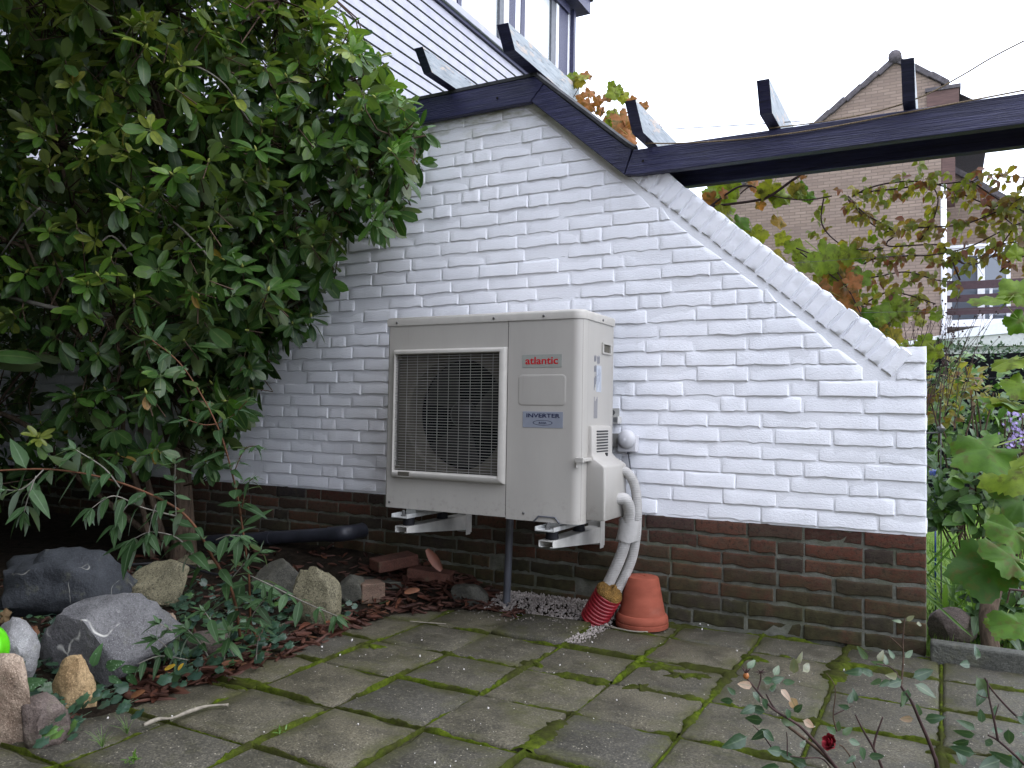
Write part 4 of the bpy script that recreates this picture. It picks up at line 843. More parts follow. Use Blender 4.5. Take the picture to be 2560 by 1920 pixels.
# wall sensor
sn = thing('wall_sensor', 'small white outdoor sensor with round dome on the wall beside the unit', 'sensor', (-1.13,-0.008,0.74))
m = MB(); m.box(-1.176,-1.092,-0.048,-0.0085,0.698,0.770); m.build('housing', MAT['sensor_white'], sn, bevel=0.005, seg=3)
m = MB(); m.lathe([(0.041*math.cos(a),0.026*math.sin(a)) for a in [i*math.pi/2/8 for i in range(9)]], (-1.134,-0.0475,0.752), 28, Matrix.Rotation(math.pi/2,3,'X')); m.build('dome', MAT['sensor_white'], sn, smooth=True)
m = MB(); m.lathe([(0.008,0),(0.008,0.01)], (-1.132,-0.028,0.688), 10); m.tube(spline([(-1.132,-0.028,0.690),(-1.124,-0.026,0.63),(-1.115,-0.03,0.575),(-1.10,-0.04,0.53)],4), 0.0032, 8); m.build('cable', MAT['pvc_grey'], sn, smooth=True)
rl_ = thing('mounting_rail', 'cream metal rail end screwed to the wall behind the heat pump', 'rail', (-1.2,-0.01,0.84))
m = MB(); m.box(-1.42,-1.172,-0.055,-0.009,0.845,0.8485); m.box(-1.42,-1.172,-0.055,-0.009,0.818,0.8215); m.box(-1.175,-1.172,-0.055,-0.009,0.8216,0.8449); m.box(-1.42,-1.182,-0.0125,-0.009,0.8486,0.884); m.build('channel', MAT['bracket_cream'], rl_, bevel=0.001)
m = MB(); m.lathe([(0.012,0),(0.011,0.003),(0.006,0.0035),(0.005,0.008)], (-1.213,-0.0126,0.865), 12, Matrix.Rotation(math.pi/2,3,'X')); m.build('screw', MAT['steel'], rl_)
m = MB(); m.box(-1.30,-1.178,-0.020,-0.009,0.715,0.775); tag(m.build('cable_box', MAT['grille_grey'], bevel=0.002), 'flat grey cable box on the wall half hidden by the unit', 'cable box')
# condensate pipe
dp = PZ(950+1163*.27125,1220+1098*.27125,0.0); m = MB(); m.tube([(dp.x,dp.y,-0.03),(dp.x+0.010,dp.y-0.004,0.25),(dp.x+0.016,dp.y-0.006,Z0+0.004)], 0.0165, 14); m.lathe([(0.019,0),(0.019,0.05)], (dp.x+0.014,dp.y-0.006,Z0-0.052), 14); tag(m.build('drain_pipe', MAT['pvc_grey'], autos=40), 'upright grey plastic drain pipe under the middle of the unit', 'pipe')
# dark pipe lying along the foot of the wall
lp = thing('dark_pipe', 'dark grey plastic pipe lying along the wall foot behind the shrub', 'pipe', (-2.9,-0.12,0.17))
a, b_ = PY(600,1349,-0.135), PY(842,1335,-0.135); m = MB(); m.tube([a+(a-b_)*0.8, b_], 0.034, 20); m.build('tube', MAT['pvc_dark'], lp, autos=40)
m = MB(); dv = (b_-a).normalized(); m.tube(spline([b_-dv*0.05, b_+dv*0.02, b_+dv*0.045+Vector((0,0.012,0)), b_+dv*0.058+Vector((0,0.05,0)), b_+dv*0.058+Vector((0,0.13,0))],4), 0.0385, 20); m.build('elbow', MAT['pvc_dark'], lp, autos=40)
m = MB(); m.tube([a+dv*0.19, a+dv*0.235], 0.0375, 20); m.build('coupling', MAT['pvc_dark'], lp, autos=40)
# strings and wires
m = MB(); m.tube(spline([(-1.062,-0.052,2.018),(-0.95,-0.054,2.000),(-0.80,-0.053,1.985),(-0.60,-0.052,1.972),(-0.35,-0.051,1.972),(-0.08,-0.051,1.985),(0.15,-0.052,1.996),(0.42,-0.052,2.010)],8), 0.0032, 6); tag(m.build('jute_string', MAT['jute']), 'hairy jute string sagging along the face of the long beam', 'string')
m = MB(); m.tube(spline([(-0.55,-0.05,2.004),(-0.35,-0.052,1.998),(-0.15,-0.06,2.005),(0.0,-0.08,2.030),(0.12,-0.10,2.075),(0.25,-0.12,2.13),(0.6,-0.16,2.25)],8), 0.0028, 6); tag(m.build('jute_string', MAT['jute']), 'jute string rising from the beam past the rightmost rafter', 'string')
m = MB(); m.tube(spline([(-0.98,0.05,2.10),(-0.8,0.05,2.082),(-0.60,0.06,2.066),(-0.45,0.08,2.06)],6), 0.0022, 6); tag(m.build('thin_wire', MAT['wire']), 'thin wire between the two middle rafters against the sky', 'wire')
for i, (ya, yb, xx0, xx1, lab) in enumerate(((782,770,2140,2560,'thin wire above the wall end crossing the brown balcony rails'),(948,942,2316,2560,'thin wire at the wall end crossing the dark hedge'),(795,797,2350,2560,'upper thin wire under the balcony rails'),(660,640,1930,2230,'thin wire crossing the tan gable under the vine'))):
    p, q = PY(xx0,ya,0.18), PY(xx1,yb,0.18)
    m = MB(); m.tube([p+(p-q)*0.02, (p+q)/2-Vector((0,0,0.002)), q+(q-p)*0.3], 0.0007, 5); tag(m.build('garden_wire', MAT['wire']), lab, 'wire', 'training wires')
# ================================================================== LEAVES
def leaf_shape(kind, L, W, fold=0.12, curl=0.15, n=5, pet=0.12, seed=0):
    r = random.Random(seed); v = []; f = []; mid = []
    for i in range(n+1):
        t = i/n
        if kind == 'ellipse': w = max(0.0, 1-abs(2*t**1.08-1)**2.5)**0.62
        elif kind == 'lance': w = (math.sin(math.pi*t**0.72))**0.85*(1-0.2*t)
        elif kind == 'ovate': w = math.sin(math.pi*t**0.68)**0.85
        elif kind == 'strap': w = min(1,(1-t)*3.2)*(0.65+0.35*t)+0.02
        if i in (0,n): w = max(w, 0.02)
        x = L*(pet+(1-pet)*t); z = -curl*L*(t**1.8)+0.02*L*math.sin(4*t+seed)
        hw = W/2*w*(1+0.06*math.sin(7*t+seed)); v += [(x,-hw,z+fold*hw),(x,0,z),(x,hw,z+fold*hw)]; mid += [1,0,1]
    for i in range(n):
        a = i*3; f += [(a,a+3,a+4,a+1),(a+1,a+4,a+5,a+2)]
    b = len(v); v += [(0,-0.012*L,0),(0,0.012*L,0),(L*pet*1.1,0.012*L,0.0),(L*pet*1.1,-0.012*L,0.0)]; mid += [0]*4; f.append((b,b+3,b+2,b+1))
    return np.array(v), f, np.array(mid, dtype=float)
def lobed_shape(kind, L, seed=0, cup=0.12):
    r = random.Random(seed); N = 44 if kind == 'grape' else 15; v = [(0,0,0)]; mid = [0.6]; f = []
    outl = []
    for k in range(N):
        a = -math.pi+2*math.pi*k/N
        if kind == 'grape':
            rr_ = 0.86+0.11*math.cos(5*a)*(1 if abs(a) < 2.6 else 0.3)+0.045*math.cos(22*a); rr_ *= (1-0.55*math.exp(-((abs(a)-math.pi)/0.30)**2)); rr_ *= 0.90+0.12*math.cos(a)
        elif kind == 'ivy': rr_ = 0.68+0.30*math.cos(5*a*0.8)**2*(1 if abs(a) < 2.4 else 0.2); rr_ *= (1-0.5*math.exp(-((abs(a)-math.pi)/0.4)**2))*(0.85+0.3*math.cos(a))
        outl.append((rr_*(1+r.uniform(-.05,.05)), a))
    for q in (0.55, 1.0):
        for k, (rr_, a) in enumerate(outl):
            x, y = L*0.5*rr_*q*math.cos(a), L*0.5*rr_*q*math.sin(a)
            z = cup*L*(0.35*math.cos(5*a+1)*q*q*0.5 - 0.5*(q*q)*(0.5+0.5*math.cos(a+seed)))+L*0.03*math.sin(3*a+seed)*q
            v.append((x+L*0.30,y,z)); mid.append(1 if q == 1 else 0.6)
    v[0] = (L*0.30,0,0.0)
    f = [(0,1+k,1+(k+1)%N) for k in range(N)]+[(1+k,1+N+k,1+N+(k+1)%N,1+(k+1)%N) for k in range(N)]
    b = len(v); v += [(-0.25*L,-0.012*L,-0.05*L),(-0.25*L,0.012*L,-0.05*L),(L*0.2,0.012*L,0),(L*0.2,-0.012*L,0)]; mid += [0]*4; f.append((b,b+3,b+2,b+1))
    return np.array(v), f, np.array(mid, dtype=float)
class Leaves:
    def __init__(s, shapes, mat): s.sh = shapes; s.mat = mat; s.items = []
    def add(s, k, M, tint): s.items.append((k % len(s.sh), M, max(0.0, min(1.0, tint))))
    def finish(s, parent, name='leaf', stuff='foliage', nmax=300, minpx=16, maxlen=1.0):
        info = []; cell = {}
        for idx, (k, M, t) in enumerate(s.items):
            sz = np.ptp(s.sh[k][0][:,0])*M.to_scale().x; c = M @ Vector(s.sh[k][0].mean(axis=0)); p = project(c)
            if p and -10 < p[0] < 2570 and -10 < p[1] < 1930:
                key = (int(p[0]/26), int(p[1]/26)); cell[key] = min(cell.get(key, 99), p[2]); info.append((idx, sz*FPX/p[2], p[2], key))
        cand = [(d <= cell[key]+0.05, px, idx) for idx, px, d, key in info if px > minpx]; cand.sort(key=lambda q: (not q[0], -q[1]))
        chosen = set(q[2] for q in cand[:nmax] if q[0]); cache = {}
        V = []; F = []; T = []; Md = []; off = 0; org = np.array(_org(parent))
        for idx, (k, M, t) in enumerate(s.items):
            v, f, mid = s.sh[k]
            if idx in chosen:
                key = (k, round(t*12))
                if key not in cache: cache[key] = mesh_from(name, v.tolist(), f, s.mat, True, attrs={'tint': np.full(len(v), round(t*12)/12), 'mid': mid})
                link(name, cache[key], parent, M)
            else:
                A = np.array(M); V.append(v @ A[:3,:3].T + A[:3,3] - org); F += [tuple(i+off for i in q) for q in f]; off += len(v); T.append(np.full(len(v), t)); Md.append(mid)
        if V:
            me = mesh_from(stuff, np.concatenate(V).tolist(), F, s.mat, True, attrs={'tint': np.concatenate(T), 'mid': np.concatenate(Md)})
            o = link(stuff, me, parent); tag(o, kind='stuff'); return o
def frame(x, n): # matrix with x axis along x, z near n
    x = x.normalized(); y = n.cross(x)
    if y.length < 1e-4: y = Vector((0,1,0)).cross(x)
    y.normalize(); z = x.cross(y); return Matrix((x,y,z)).transposed()
def place(p, x, n, s=1.0): M = frame(x,n).to_4x4() @ Matrix.Diagonal((s,s,s,1)); M.translation = p; return M
def cam_leaf(L, k, p, len_m, ang, tint, tilt=0.5, r=rnd, base=1.0):   # leaf roughly facing the viewer, tip direction by angle
    a = math.radians(ang); x = CR*math.cos(a)+CU*math.sin(a)+CF*r.uniform(-tilt,tilt); n = -CF+CR*r.uniform(-tilt,tilt)+CU*r.uniform(-tilt*0.2,tilt*1.3)
    L.add(k, place(p, x, n, len_m/base), tint)
def unit(r): 
    while True:
        v = Vector((r.uniform(-1,1),r.uniform(-1,1),r.uniform(-1,1)))
        if 0.05 < v.length < 1: return v.normalized()
def inpoly(x, y, P):
    c = False
    for i in range(len(P)):
        (a,b),(d,e) = P[i-1], P[i]
        if (b > y) != (e > y) and x < (d-a)*(y-b)/(e-b)+a: c = not c
    return c

# ================================================================== RHODODENDRON
r = random.Random(21)
BASE = Vector((-3.36,-0.50,0.06))
rh = thing('rhododendron', 'tall dark green rhododendron shrub in front of the white wall', 'shrub', BASE)
EL = [leaf_shape('ellipse', 1.0, w, fo, cu, 6, 0.13, q) for q,(w,fo,cu) in enumerate(((0.36,0.30,0.10),(0.41,0.15,0.18),(0.33,0.45,0.28),(0.44,0.12,0.08),(0.37,-0.15,0.35),(0.34,0.4,0.03)))]
RL = Leaves(EL, MAT['rhodo_leaf'])
POLY = [(-620,-620),(640,-620),(770,-150),(815,10),(905,95),(950,150),(975,215),(1030,262),(1065,330),(1070,395),(1020,425),(1005,470),(985,560),(945,575),(900,540),(862,600),(838,690),(800,740),(792,800),(700,835),(660,900),(600,960),(540,1050),(430,1130),(300,1170),(-620,1260)]
stems = []
def stem(pts, r0, r1, name='branch', n=6, mt='bark', sides=8):
    S = spline(pts, n); rr_ = [r0+(r1-r0)*i/(len(S)-1) for i in range(len(S))]; m = MB(); m.tube(S, rr_, sides); o = m.build(name, MAT[mt], rh, smooth=True); stems.extend(S); return o
Q = lambda px, py, y: PY(px,py,y)
stem([BASE, Q(458,1270,-.52), Q(432,1110,-.55), Q(411,1000,-.57), Q(425,860,-.58), Q(452,700,-.58), Q(470,540,-.62), Q(430,380,-.7), Q(380,200,-.75), Q(330,-60,-.8)], 0.042, 0.014, 'trunk', 6)
stem([BASE+Vector((.05,.06,0)), Q(470,1270,-.45), Q(462,1100,-.45), Q(470,950,-.42), Q(500,800,-.40), Q(560,680,-.40), Q(640,560,-.42), Q(720,430,-.45), Q(780,330,-.5)], 0.030, 0.010, 'trunk')
stem([BASE+Vector((-.06,.02,0)), Q(375,1230,-.6), Q(352,1130,-.62), Q(348,1000,-.66), Q(300,860,-.7), Q(240,700,-.8), Q(180,520,-.9), Q(130,300,-.95)], 0.018, 0.008, 'trunk')
stem([BASE+Vector((-.1,-.05,0)), Q(345,1220,-.65), Q(310,1130,-.7), Q(302,1000,-.75), Q(250,900,-.85), Q(150,780,-1.0), Q(60,600,-1.1)], 0.015, 0.007, 'trunk')
stem([Q(431,1000,-.57), Q(520,900,-.45), Q(600,840,-.4), Q(650,780,-.38), Q(690,720,-.36), Q(720,700,-.36)], 0.016, 0.006); stem([Q(470,560,-.6), Q(560,430,-.55), Q(640,330,-.5), Q(770,240,-.45), Q(860,180,-.42)], 0.014, 0.005)
stem([Q(640,560,-.42), Q(730,520,-.4), Q(840,470,-.38), Q(930,400,-.38), Q(1010,350,-.40)], 0.012, 0.004); stem([Q(430,400,-.7), Q(330,120,-.85), Q(264,40,-.9), Q(142,0,-.95), Q(20,-60,-1.0)], 0.012, 0.006)
stem([Q(470,540,-.62), Q(540,300,-.62), Q(600,125,-.6), Q(626,45,-.58), Q(614,-80,-.58)], 0.013, 0.006); stem([Q(626,45,-.58), Q(700,60,-.52), Q(760,20,-.5), Q(830,-20,-.48)], 0.007, 0.003)
stem([Q(-60,725,-1.25), Q(60,752,-1.2), Q(160,775,-1.12), Q(285,791,-1.0), Q(350,830,-.85), Q(400,900,-.65)], 0.009, 0.014, 'branch', 6, 'grey_cane'); stem([Q(-80,1010,-.9), Q(60,1060,-.85), Q(180,1180,-.75), Q(300,1280,-.62), Q(430,1380,-.5)], 0.012, 0.016)
stem([Q(300,-150,-.8), Q(420,20,-.72), Q(560,60,-.68), Q(700,0,-.64)], 0.006, 0.004); stem([Q(60,620,-1.1), Q(-40,560,-1.2), Q(-160,380,-1.3)], 0.008, 0.005)
twg = MB(); buds = MB(); whorls = 0
tries = 0; pts_done = []
def whorl(p, big=1.0, bright=0.0, axis=None):
    ax_ = axis or (Vector((0,-0.45,0.75))+unit(r)*0.75); ax_.normalize(); q = unit(r); e1 = ax_.cross(q).normalized(); e2 = ax_.cross(e1); n = r.randint(6,9); ph = r.uniform(0,6.28); sz = r.uniform(0.072,0.112)*big
    for i in range(n):
        a = ph+6.283*i/n+r.uniform(-.25,.25); rad = e1*math.cos(a)+e2*math.sin(a); el = r.uniform(-0.15,0.85); x = rad*math.cos(el)+ax_*math.sin(el)+Vector((0,0,-0.18)); nn = ax_*math.cos(el)-rad*math.sin(el)+unit(r)*0.25
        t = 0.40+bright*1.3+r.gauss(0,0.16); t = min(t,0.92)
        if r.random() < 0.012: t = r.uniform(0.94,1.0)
        RL.add(r.randrange(6), place(p, x, nn, sz*r.uniform(0.75,1.15)), t)
    for i in range(r.randint(2,5)):
        a = r.uniform(0,6.28); rad = e1*math.cos(a)+e2*math.sin(a); x = rad*0.7-ax_*r.uniform(0.1,0.5)+Vector((0,0,-r.uniform(0.2,0.9))); nn = ax_+unit(r)*0.4
        RL.add(r.randrange(6), place(p-ax_*0.02, x, nn, sz*r.uniform(1.0,1.35)), max(0,0.20+bright*0.5+r.gauss(0,0.12)))
    if r.random() < 0.7: buds.lathe([(0.002,0),(0.0055,0.006),(0.005,0.014),(0.001,0.024)], p, 6, ax_.to_track_quat('Z','Y').to_matrix(), cap=False)
    if big > 1.5: return
    best = min((s for s in stems[::4]), key=lambda s: (s-p).length_squared); c1 = p-ax_*0.09; c2 = (c1+best)/2+unit(r)*0.05
    if (best-p).length < 0.5: twg.tube([p, c1, c2, best], [0.0022,0.003,0.0036,0.005], 4, cap=False)
    else: twg.tube([p, c1], [0.0022,0.003], 4, cap=False)
while whorls < 2300 and tries < 120000:
    tries += 1; px, py = r.uniform(-620,1090), r.uniform(-620,1260)
    if not inpoly(px,py,POLY): continue
    if px < 0 or py < 0:
        if r.random() < 0.35: continue
    edge = smooth01((px-350)/600)
    if py > 880 and px < 650 and r.random() < 0.55: continue
    if 640 < py and px > 640 and r.random() < 0.15: continue
    y = r.uniform(-1.30,-0.20)*(1-edge)+r.uniform(-0.66,-0.18)*edge
    if r.random() < 0.25: y = r.uniform(-0.8,-0.16)
    p = PY(px,py,y)
    if any((p-o_).length < 0.042 for o_ in pts_done): continue
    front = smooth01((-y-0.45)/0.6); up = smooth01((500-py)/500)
    br = 0.20*up+0.26*front*smooth01((700-px)/500)*(1 if py < 800 else 0.3)+0.18*smooth01((300-py)/300)*smooth01((px-450)/300)-0.16*smooth01((py-560)/300)  # daylight put into leaf tint: paler at top and front, darker low down
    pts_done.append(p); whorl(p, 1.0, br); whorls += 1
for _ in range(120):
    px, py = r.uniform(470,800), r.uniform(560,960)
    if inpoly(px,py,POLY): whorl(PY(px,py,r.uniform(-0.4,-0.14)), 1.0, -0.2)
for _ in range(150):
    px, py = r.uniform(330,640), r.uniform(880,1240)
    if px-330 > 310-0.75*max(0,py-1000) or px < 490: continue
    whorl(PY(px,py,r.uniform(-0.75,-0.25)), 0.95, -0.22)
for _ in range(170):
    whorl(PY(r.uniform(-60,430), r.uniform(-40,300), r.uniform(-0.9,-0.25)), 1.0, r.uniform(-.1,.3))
# whorls that stand out in front, placed one by one
for px, py, y, bg_, br in ((120,420,-1.3,1.05,0.38),(215,400,-1.28,1.0,0.36),(330,395,-1.2,1.0,0.34),(60,500,-1.3,1.0,0.40),(190,560,-1.25,1.05,0.33),(240,600,-1.25,1.0,0.34),(400,490,-1.1,.95,0.30),(450,600,-1.0,.95,0.28),(410,700,-1.0,1.05,0.32),(500,815,-.85,.95,0.30),(600,830,-.6,.9,0.16),(95,1095,-1.25,.8,0.40),(60,60,-1.3,1.1,0.24),(450,165,-1.15,1.15,0.22),(540,140,-1.0,1.0,0.2),(590,250,-.95,1.1,0.14),(640,410,-.8,1.0,0.1),(680,560,-.7,1.05,0.06),(805,560,-.5,1.0,0.04),(700,740,-.55,1.05,0.02),(930,330,-.42,.95,0.10),(1000,300,-.40,.9,0.18),(860,95,-.42,.85,0.32),(800,70,-.45,.85,0.34),(1020,340,-.4,.9,0.12),(945,190,-.42,.85,0.24),(20,800,-1.2,.9,0.3),(760,20,-.5,.85,0.36),(960,470,-.36,.9,-.02)):
    whorl(PY(px,py,y), bg_, br+0.12)
for _ in range(70):
    px, py = r.uniform(-140,60), r.uniform(120,720); whorl(PY(px,py,r.uniform(-1.2,-0.5)), 1.0, r.uniform(-.05,.3))
for _ in range(340):                       # unseen crown added above the picture to shade the left wall
    p = Vector((r.uniform(-4.6,-2.25), r.uniform(-2.0,-0.3), r.uniform(2.45,3.7))); q = project(p)
    if q and q[1] > -90 and q[0] > -60: continue
    whorl(p, 1.55, 0.15)
for pts in ([(520,640,-1.0),(440,560,-1.05),(360,520,-1.1),(300,470,-1.15),(230,430,-1.2)],[(330,640,-1.1),(280,590,-1.15),(240,610,-1.2),(190,570,-1.25)],[(640,330,-.8),(600,270,-.9),(560,210,-1.0),(500,170,-1.1),(450,165,-1.15)],[(760,520,-.5),(700,560,-.6),(640,640,-.6),(600,700,-.55)],[(880,330,-.4),(920,300,-.4),(980,310,-.4),(1030,345,-.4)],[(560,90,-.8),(640,40,-.7),(720,60,-.6),(800,90,-.5)],[(100,520,-1.3),(60,560,-1.3),(0,640,-1.3)],[(330,220,-1.1),(300,130,-1.1),(330,60,-1.1)]):
    stem([PY(*q) for q in pts], 0.0052, 0.0026, 'branch', 5, 'grey_cane', 6)
# unseen shrub mass added to the left, out of the picture, to block light
for _ in range(760):
    p = Vector((r.uniform(-5.9,-2.9), r.uniform(-4.2,-1.3), r.uniform(0.15,3.6)))
    q = project(p)
    if q and q[0] > -60: continue
    whorl(p, 1.9, 0.1)
twg.build('twigs', MAT['twig'], rh, smooth=True)['kind'] = 'stuff'
buds.build('buds', MAT['bud'], rh, smooth=True)['kind'] = 'stuff'
RL.finish(rh, 'leaf', 'foliage', 300, 22)

# ================================================================== BUDDLEJA (grey-green, arching)
bd = thing('buddleja', 'grey-green butterfly bush with narrow leaves arching over the stones', 'shrub', PZ(560,1590,0.02))
LN = [leaf_shape('lance', 1.0, w, 0.22, cu, 5, 0.03, q) for q,(w,cu) in enumerate(((0.33,0.15),(0.37,0.35),(0.31,0.5),(0.38,0.1)))]
BL = Leaves(LN, MAT['buddleja_leaf'])
def bstem(pts, r0, r1, step, lsz, tip=True, mt='twig_red', skip=0.0, pale=0.0):
    S = spline(pts, 8); step *= 0.78; lsz *= 0.84; m = MB(); m.tube(S, [(r0+(r1-r0)*i/(len(S)-1))*0.66 for i in range(len(S))], 6); m.build('stem', MAT[mt], bd, smooth=True); acc = 0; flip = 0
    for i in range(1,len(S)):
        acc += (S[i]-S[i-1]).length
        if acc > step and i/len(S) > skip:
            acc = 0; flip += 1; t = (S[i]-S[i-1]).normalized(); q = unit(r); side = t.cross(Vector((0,0,1)) if flip % 2 else q).normalized()
            for s_ in (-1,1):
                x = side*s_*0.9+t*0.45+Vector((0,0,r.uniform(-0.9,0.0))); BL.add(r.randrange(4), place(S[i], x, Vector((0,-.3,1))+unit(r)*.35, lsz*r.uniform(.7,1.25)), 0.24+pale*.7+r.gauss(0,.18))
            if r.random() < 0.5:
                for s_ in (-1,1): BL.add(r.randrange(4), place(S[i], side*s_*.5+t*.8+Vector((0,0,.3)), Vector((0,-.3,1)), lsz*.35), 0.8)
    if tip:
        t = (S[-1]-S[-3]).normalized()
        for i in range(8):
            a = i*2.4; e = Vector((math.cos(a),math.sin(a),0)); BL.add(r.randrange(4), place(S[-1], e*(0.3+0.09*i)+t*(1.3-0.1*i)+Vector((0,0,-.05*i)), Vector((0,-.4,1))+unit(r)*.3, lsz*(0.3+0.085*i)), 0.92-0.10*i)
K = lambda px, py, d: PD(px,py,d)
bstem([K(640,1590,2.75),K(626,1550,2.72),K(622,1440,2.68),K(600,1280,2.65),K(582,1190,2.62),K(541,1060,2.6),K(460,921,2.58),K(380,850,2.55)], 0.007,0.003,0.075,0.115)
bstem([K(600,1590,2.7),K(580,1480,2.6),K(530,1390,2.52),K(490,1320,2.45),K(440,1270,2.42),K(350,1225,2.38),K(240,1190,2.34),K(110,1173,2.3),K(-60,1180,2.28)], 0.008,0.004,0.07,0.125,True,'twig_red')
bstem([K(541,1060,2.6),K(580,1040,2.58),K(618,1002,2.56)], 0.003,0.002,0.06,0.075); bstem([K(541,1060,2.6),K(510,1062,2.57),K(470,1050,2.55)], 0.003,0.002,0.06,0.08)
bstem([K(582,1190,2.62),K(610,1125,2.6),K(640,1115,2.58)], 0.003,0.002,0.06,0.06); bstem([K(602,1290,2.63),K(615,1220,2.6),K(632,1195,2.58)], 0.003,0.002,0.05,0.055)
bstem([K(626,1440,2.62),K(690,1470,2.55),K(760,1505,2.5),K(842,1540,2.46)], 0.004,0.002,0.07,0.085,True,'grey_cane',0,0.1)
bstem([K(585,1640,2.45),K(555,1590,2.4),K(512,1530,2.36)], 0.003,0.002,0.05,0.085,True,'grey_cane',0.3,0.25); bstem([K(440,1290,2.42),K(437,1220,2.4),K(438,1160,2.38)], 0.003,0.002,0.05,0.075,True,'grey_cane',.3,.2)
bstem([K(440,1290,2.42),K(360,1270,2.38),K(285,1240,2.34),K(230,1270,2.3)], 0.004,0.002,0.06,0.09,True,'grey_cane',0,.1); bstem([K(300,1220,2.36),K(260,1170,2.34),K(190,1125,2.32)], 0.004,0.002,0.06,0.09,True,'grey_cane',0,.15)
bstem([K(110,1173,2.3),K(60,1220,2.25),K(15,1225,2.22)], 0.003,0.002,0.05,0.10,True,'grey_cane',0,.2); bstem([K(420,1650,2.4),K(440,1590,2.38),K(400,1560,2.36)], 0.003,0.002,0.045,0.075,True,'grey_cane',.2,-.05)
bstem([K(470,1650,2.42),K(400,1640,2.36),K(345,1660,2.32)], 0.003,0.002,0.05,0.07,False,'grey_cane',.2,-.15); bstem([K(640,1650,2.5),K(645,1600,2.48),K(660,1570,2.46)], 0.003,0.002,0.03,0.05,True,'grey_cane',.2,-.2)
bstem([K(500,1420,2.5),K(450,1350,2.45),K(380,1330,2.4),K(330,1350,2.38)], 0.004,0.002,0.06,0.12,True,'grey_cane',0,-.15); bstem([K(560,1470,2.6),K(610,1410,2.58),K(650,1380,2.56)], 0.003,0.002,0.05,0.08,True,'grey_cane',0,-.05)
for px0,py0,px1,py1,dd in ((520,1640,470,1575,2.42),(560,1650,575,1580,2.42),(430,1640,395,1600,2.38),(620,1560,660,1500,2.6),(330,1250,290,1310,2.36),(90,1190,60,1280,2.26),(390,1260,370,1340,2.4),(540,1350,600,1340,2.5)):
    bstem([K(px0,py0,dd),K((px0+px1)/2,(py0+py1)/2-6,dd-.02),K(px1,py1,dd-.03)], 0.003,0.002,0.05,0.095,True,'grey_cane',0.1,-.05)
BL.finish(bd, 'leaf', 'foliage', 300, 18)

# ================================================================== STONES, LOOSE BRICKS
def rock(name, label, c, size, seed, mt, rotz=0.0, tiltx=0.0, amp=0.16, facets=13, cat='stone', group=None, sub=4):
    rr_ = random.Random(seed); bm = bmesh.new(); bmesh.ops.create_icosphere(bm, subdivisions=sub, radius=1.0); cuts = [(unit(rr_), rr_.uniform(0.50,0.86)) for _ in range(facets)]
    for v in bm.verts:
        p = v.co.copy(); p *= 1+amp*fbm(p.x*1.2+seed,p.y*1.2,p.z*1.2)
        for n_, d in cuts:
            e = p.dot(n_)-d
            if e > 0: p -= n_*e*0.96
        p *= 1+0.045*fbm(p.x*5+seed,p.y*5,p.z*5); v.co = Vector((p.x*size[0],p.y*size[1],p.z*size[2]))
    me = bpy.data.meshes.new(name); bm.to_mesh(me); bm.free(); me.materials.append(MAT[mt]); me.polygons.foreach_set('use_smooth',[True]*len(me.polygons)); me.set_sharp_from_angle(angle=math.radians(40))
    o = bpy.data.objects.new(name, me); COL.objects.link(o); o.location = c; o.rotation_euler = (tiltx,0,rotz); return tag(o, label, cat, group)
def rock_px(name, label, x0, x1, yt, yb, zb, mt, seed, dy=0.7, rotz=0.5, tilt=0.0, **kw):
    cx = (x0+x1)/2; b_ = PZ(cx,yb,zb); d = project(b_)[2]; w = (x1-x0)*d/FPX/2; h = (yb-yt)*d/FPX*0.5; back = CF.copy(); back.z = 0; back.normalize()
    return rock(name, label, b_+back*(w*dy*0.75)+Vector((0,0,h*0.78)), (w*1.32,w*dy*1.25,h*1.40), seed, mt, rotz, tilt, **kw)
rock_px('boulder','big black boulder with pale vein under the buddleja leaves',8,312,1392,1562,0.06,'stone_dark',3,0.55,0.45,amp=0.3,facets=9)
rock_px('boulder','grey boulder crossed by white veins below the black boulder',104,388,1520,1700,0.03,'stone_grey',8,0.55,0.5,facets=8)
rock_px('stone','small tan stone standing at the slab edge in front of the grey boulder',128,224,1656,1782,0.0,'stone_tan',5,0.6,0.2,amp=0.14,facets=5)
rock_px('stone','large brown oval stone cut by the left edge of the picture',-80,54,1655,1858,0.0,'stone_brown',12,0.7,0.3,amp=0.10,facets=3)
rock_px('stone','pale scratched stone beside the lime green toy',-50,66,1566,1690,0.07,'stone_pale',14,0.7,0.1,amp=0.12,facets=4)
rock_px('stone','lichen speckled stone right of the black boulder',312,452,1412,1520,0.07,'stone_lichen',17,0.6,0.9)
rock_px('stone','upright lichen stone at the right end of the flower bed',728,832,1428,1562,0.015,'stone_lichen',19,0.55,0.4,facets=9,amp=.25)
rock_px('stone','low brown stone under the spotted leaves at the slab edge',20,142,1762,1862,0.0,'stone_plum',23,0.7,0.2,facets=4)
rock_px('stone','mossy slab of stone behind the buddleja stems',636,746,1402,1500,0.05,'rubble',27,0.5,0.3); rock_px('stone','dull plum stone under the trailing silvery leaves',455,562,1570,1645,0.01,'stone_plum',29,0.6,0.2)
rock_px('stone','small pinkish stone among the ivy between the boulders',304,342,1498,1540,0.07,'stone_brown',31,0.7,0.2); rock_px('stone','flat lichen stone at the foot of the shrub trunk',412,522,1386,1440,0.07,'stone_lichen',33,0.6,0.2)
rock_px('stone','rough dark rubble stone left of the loose bricks',842,912,1438,1500,0.04,'rubble',37,0.7,0.2); rock_px('stone','round brown stone in the leaf litter near the silvery leaves',385,440,1530,1590,0.05,'stone_brown',41,0.7,0.1)
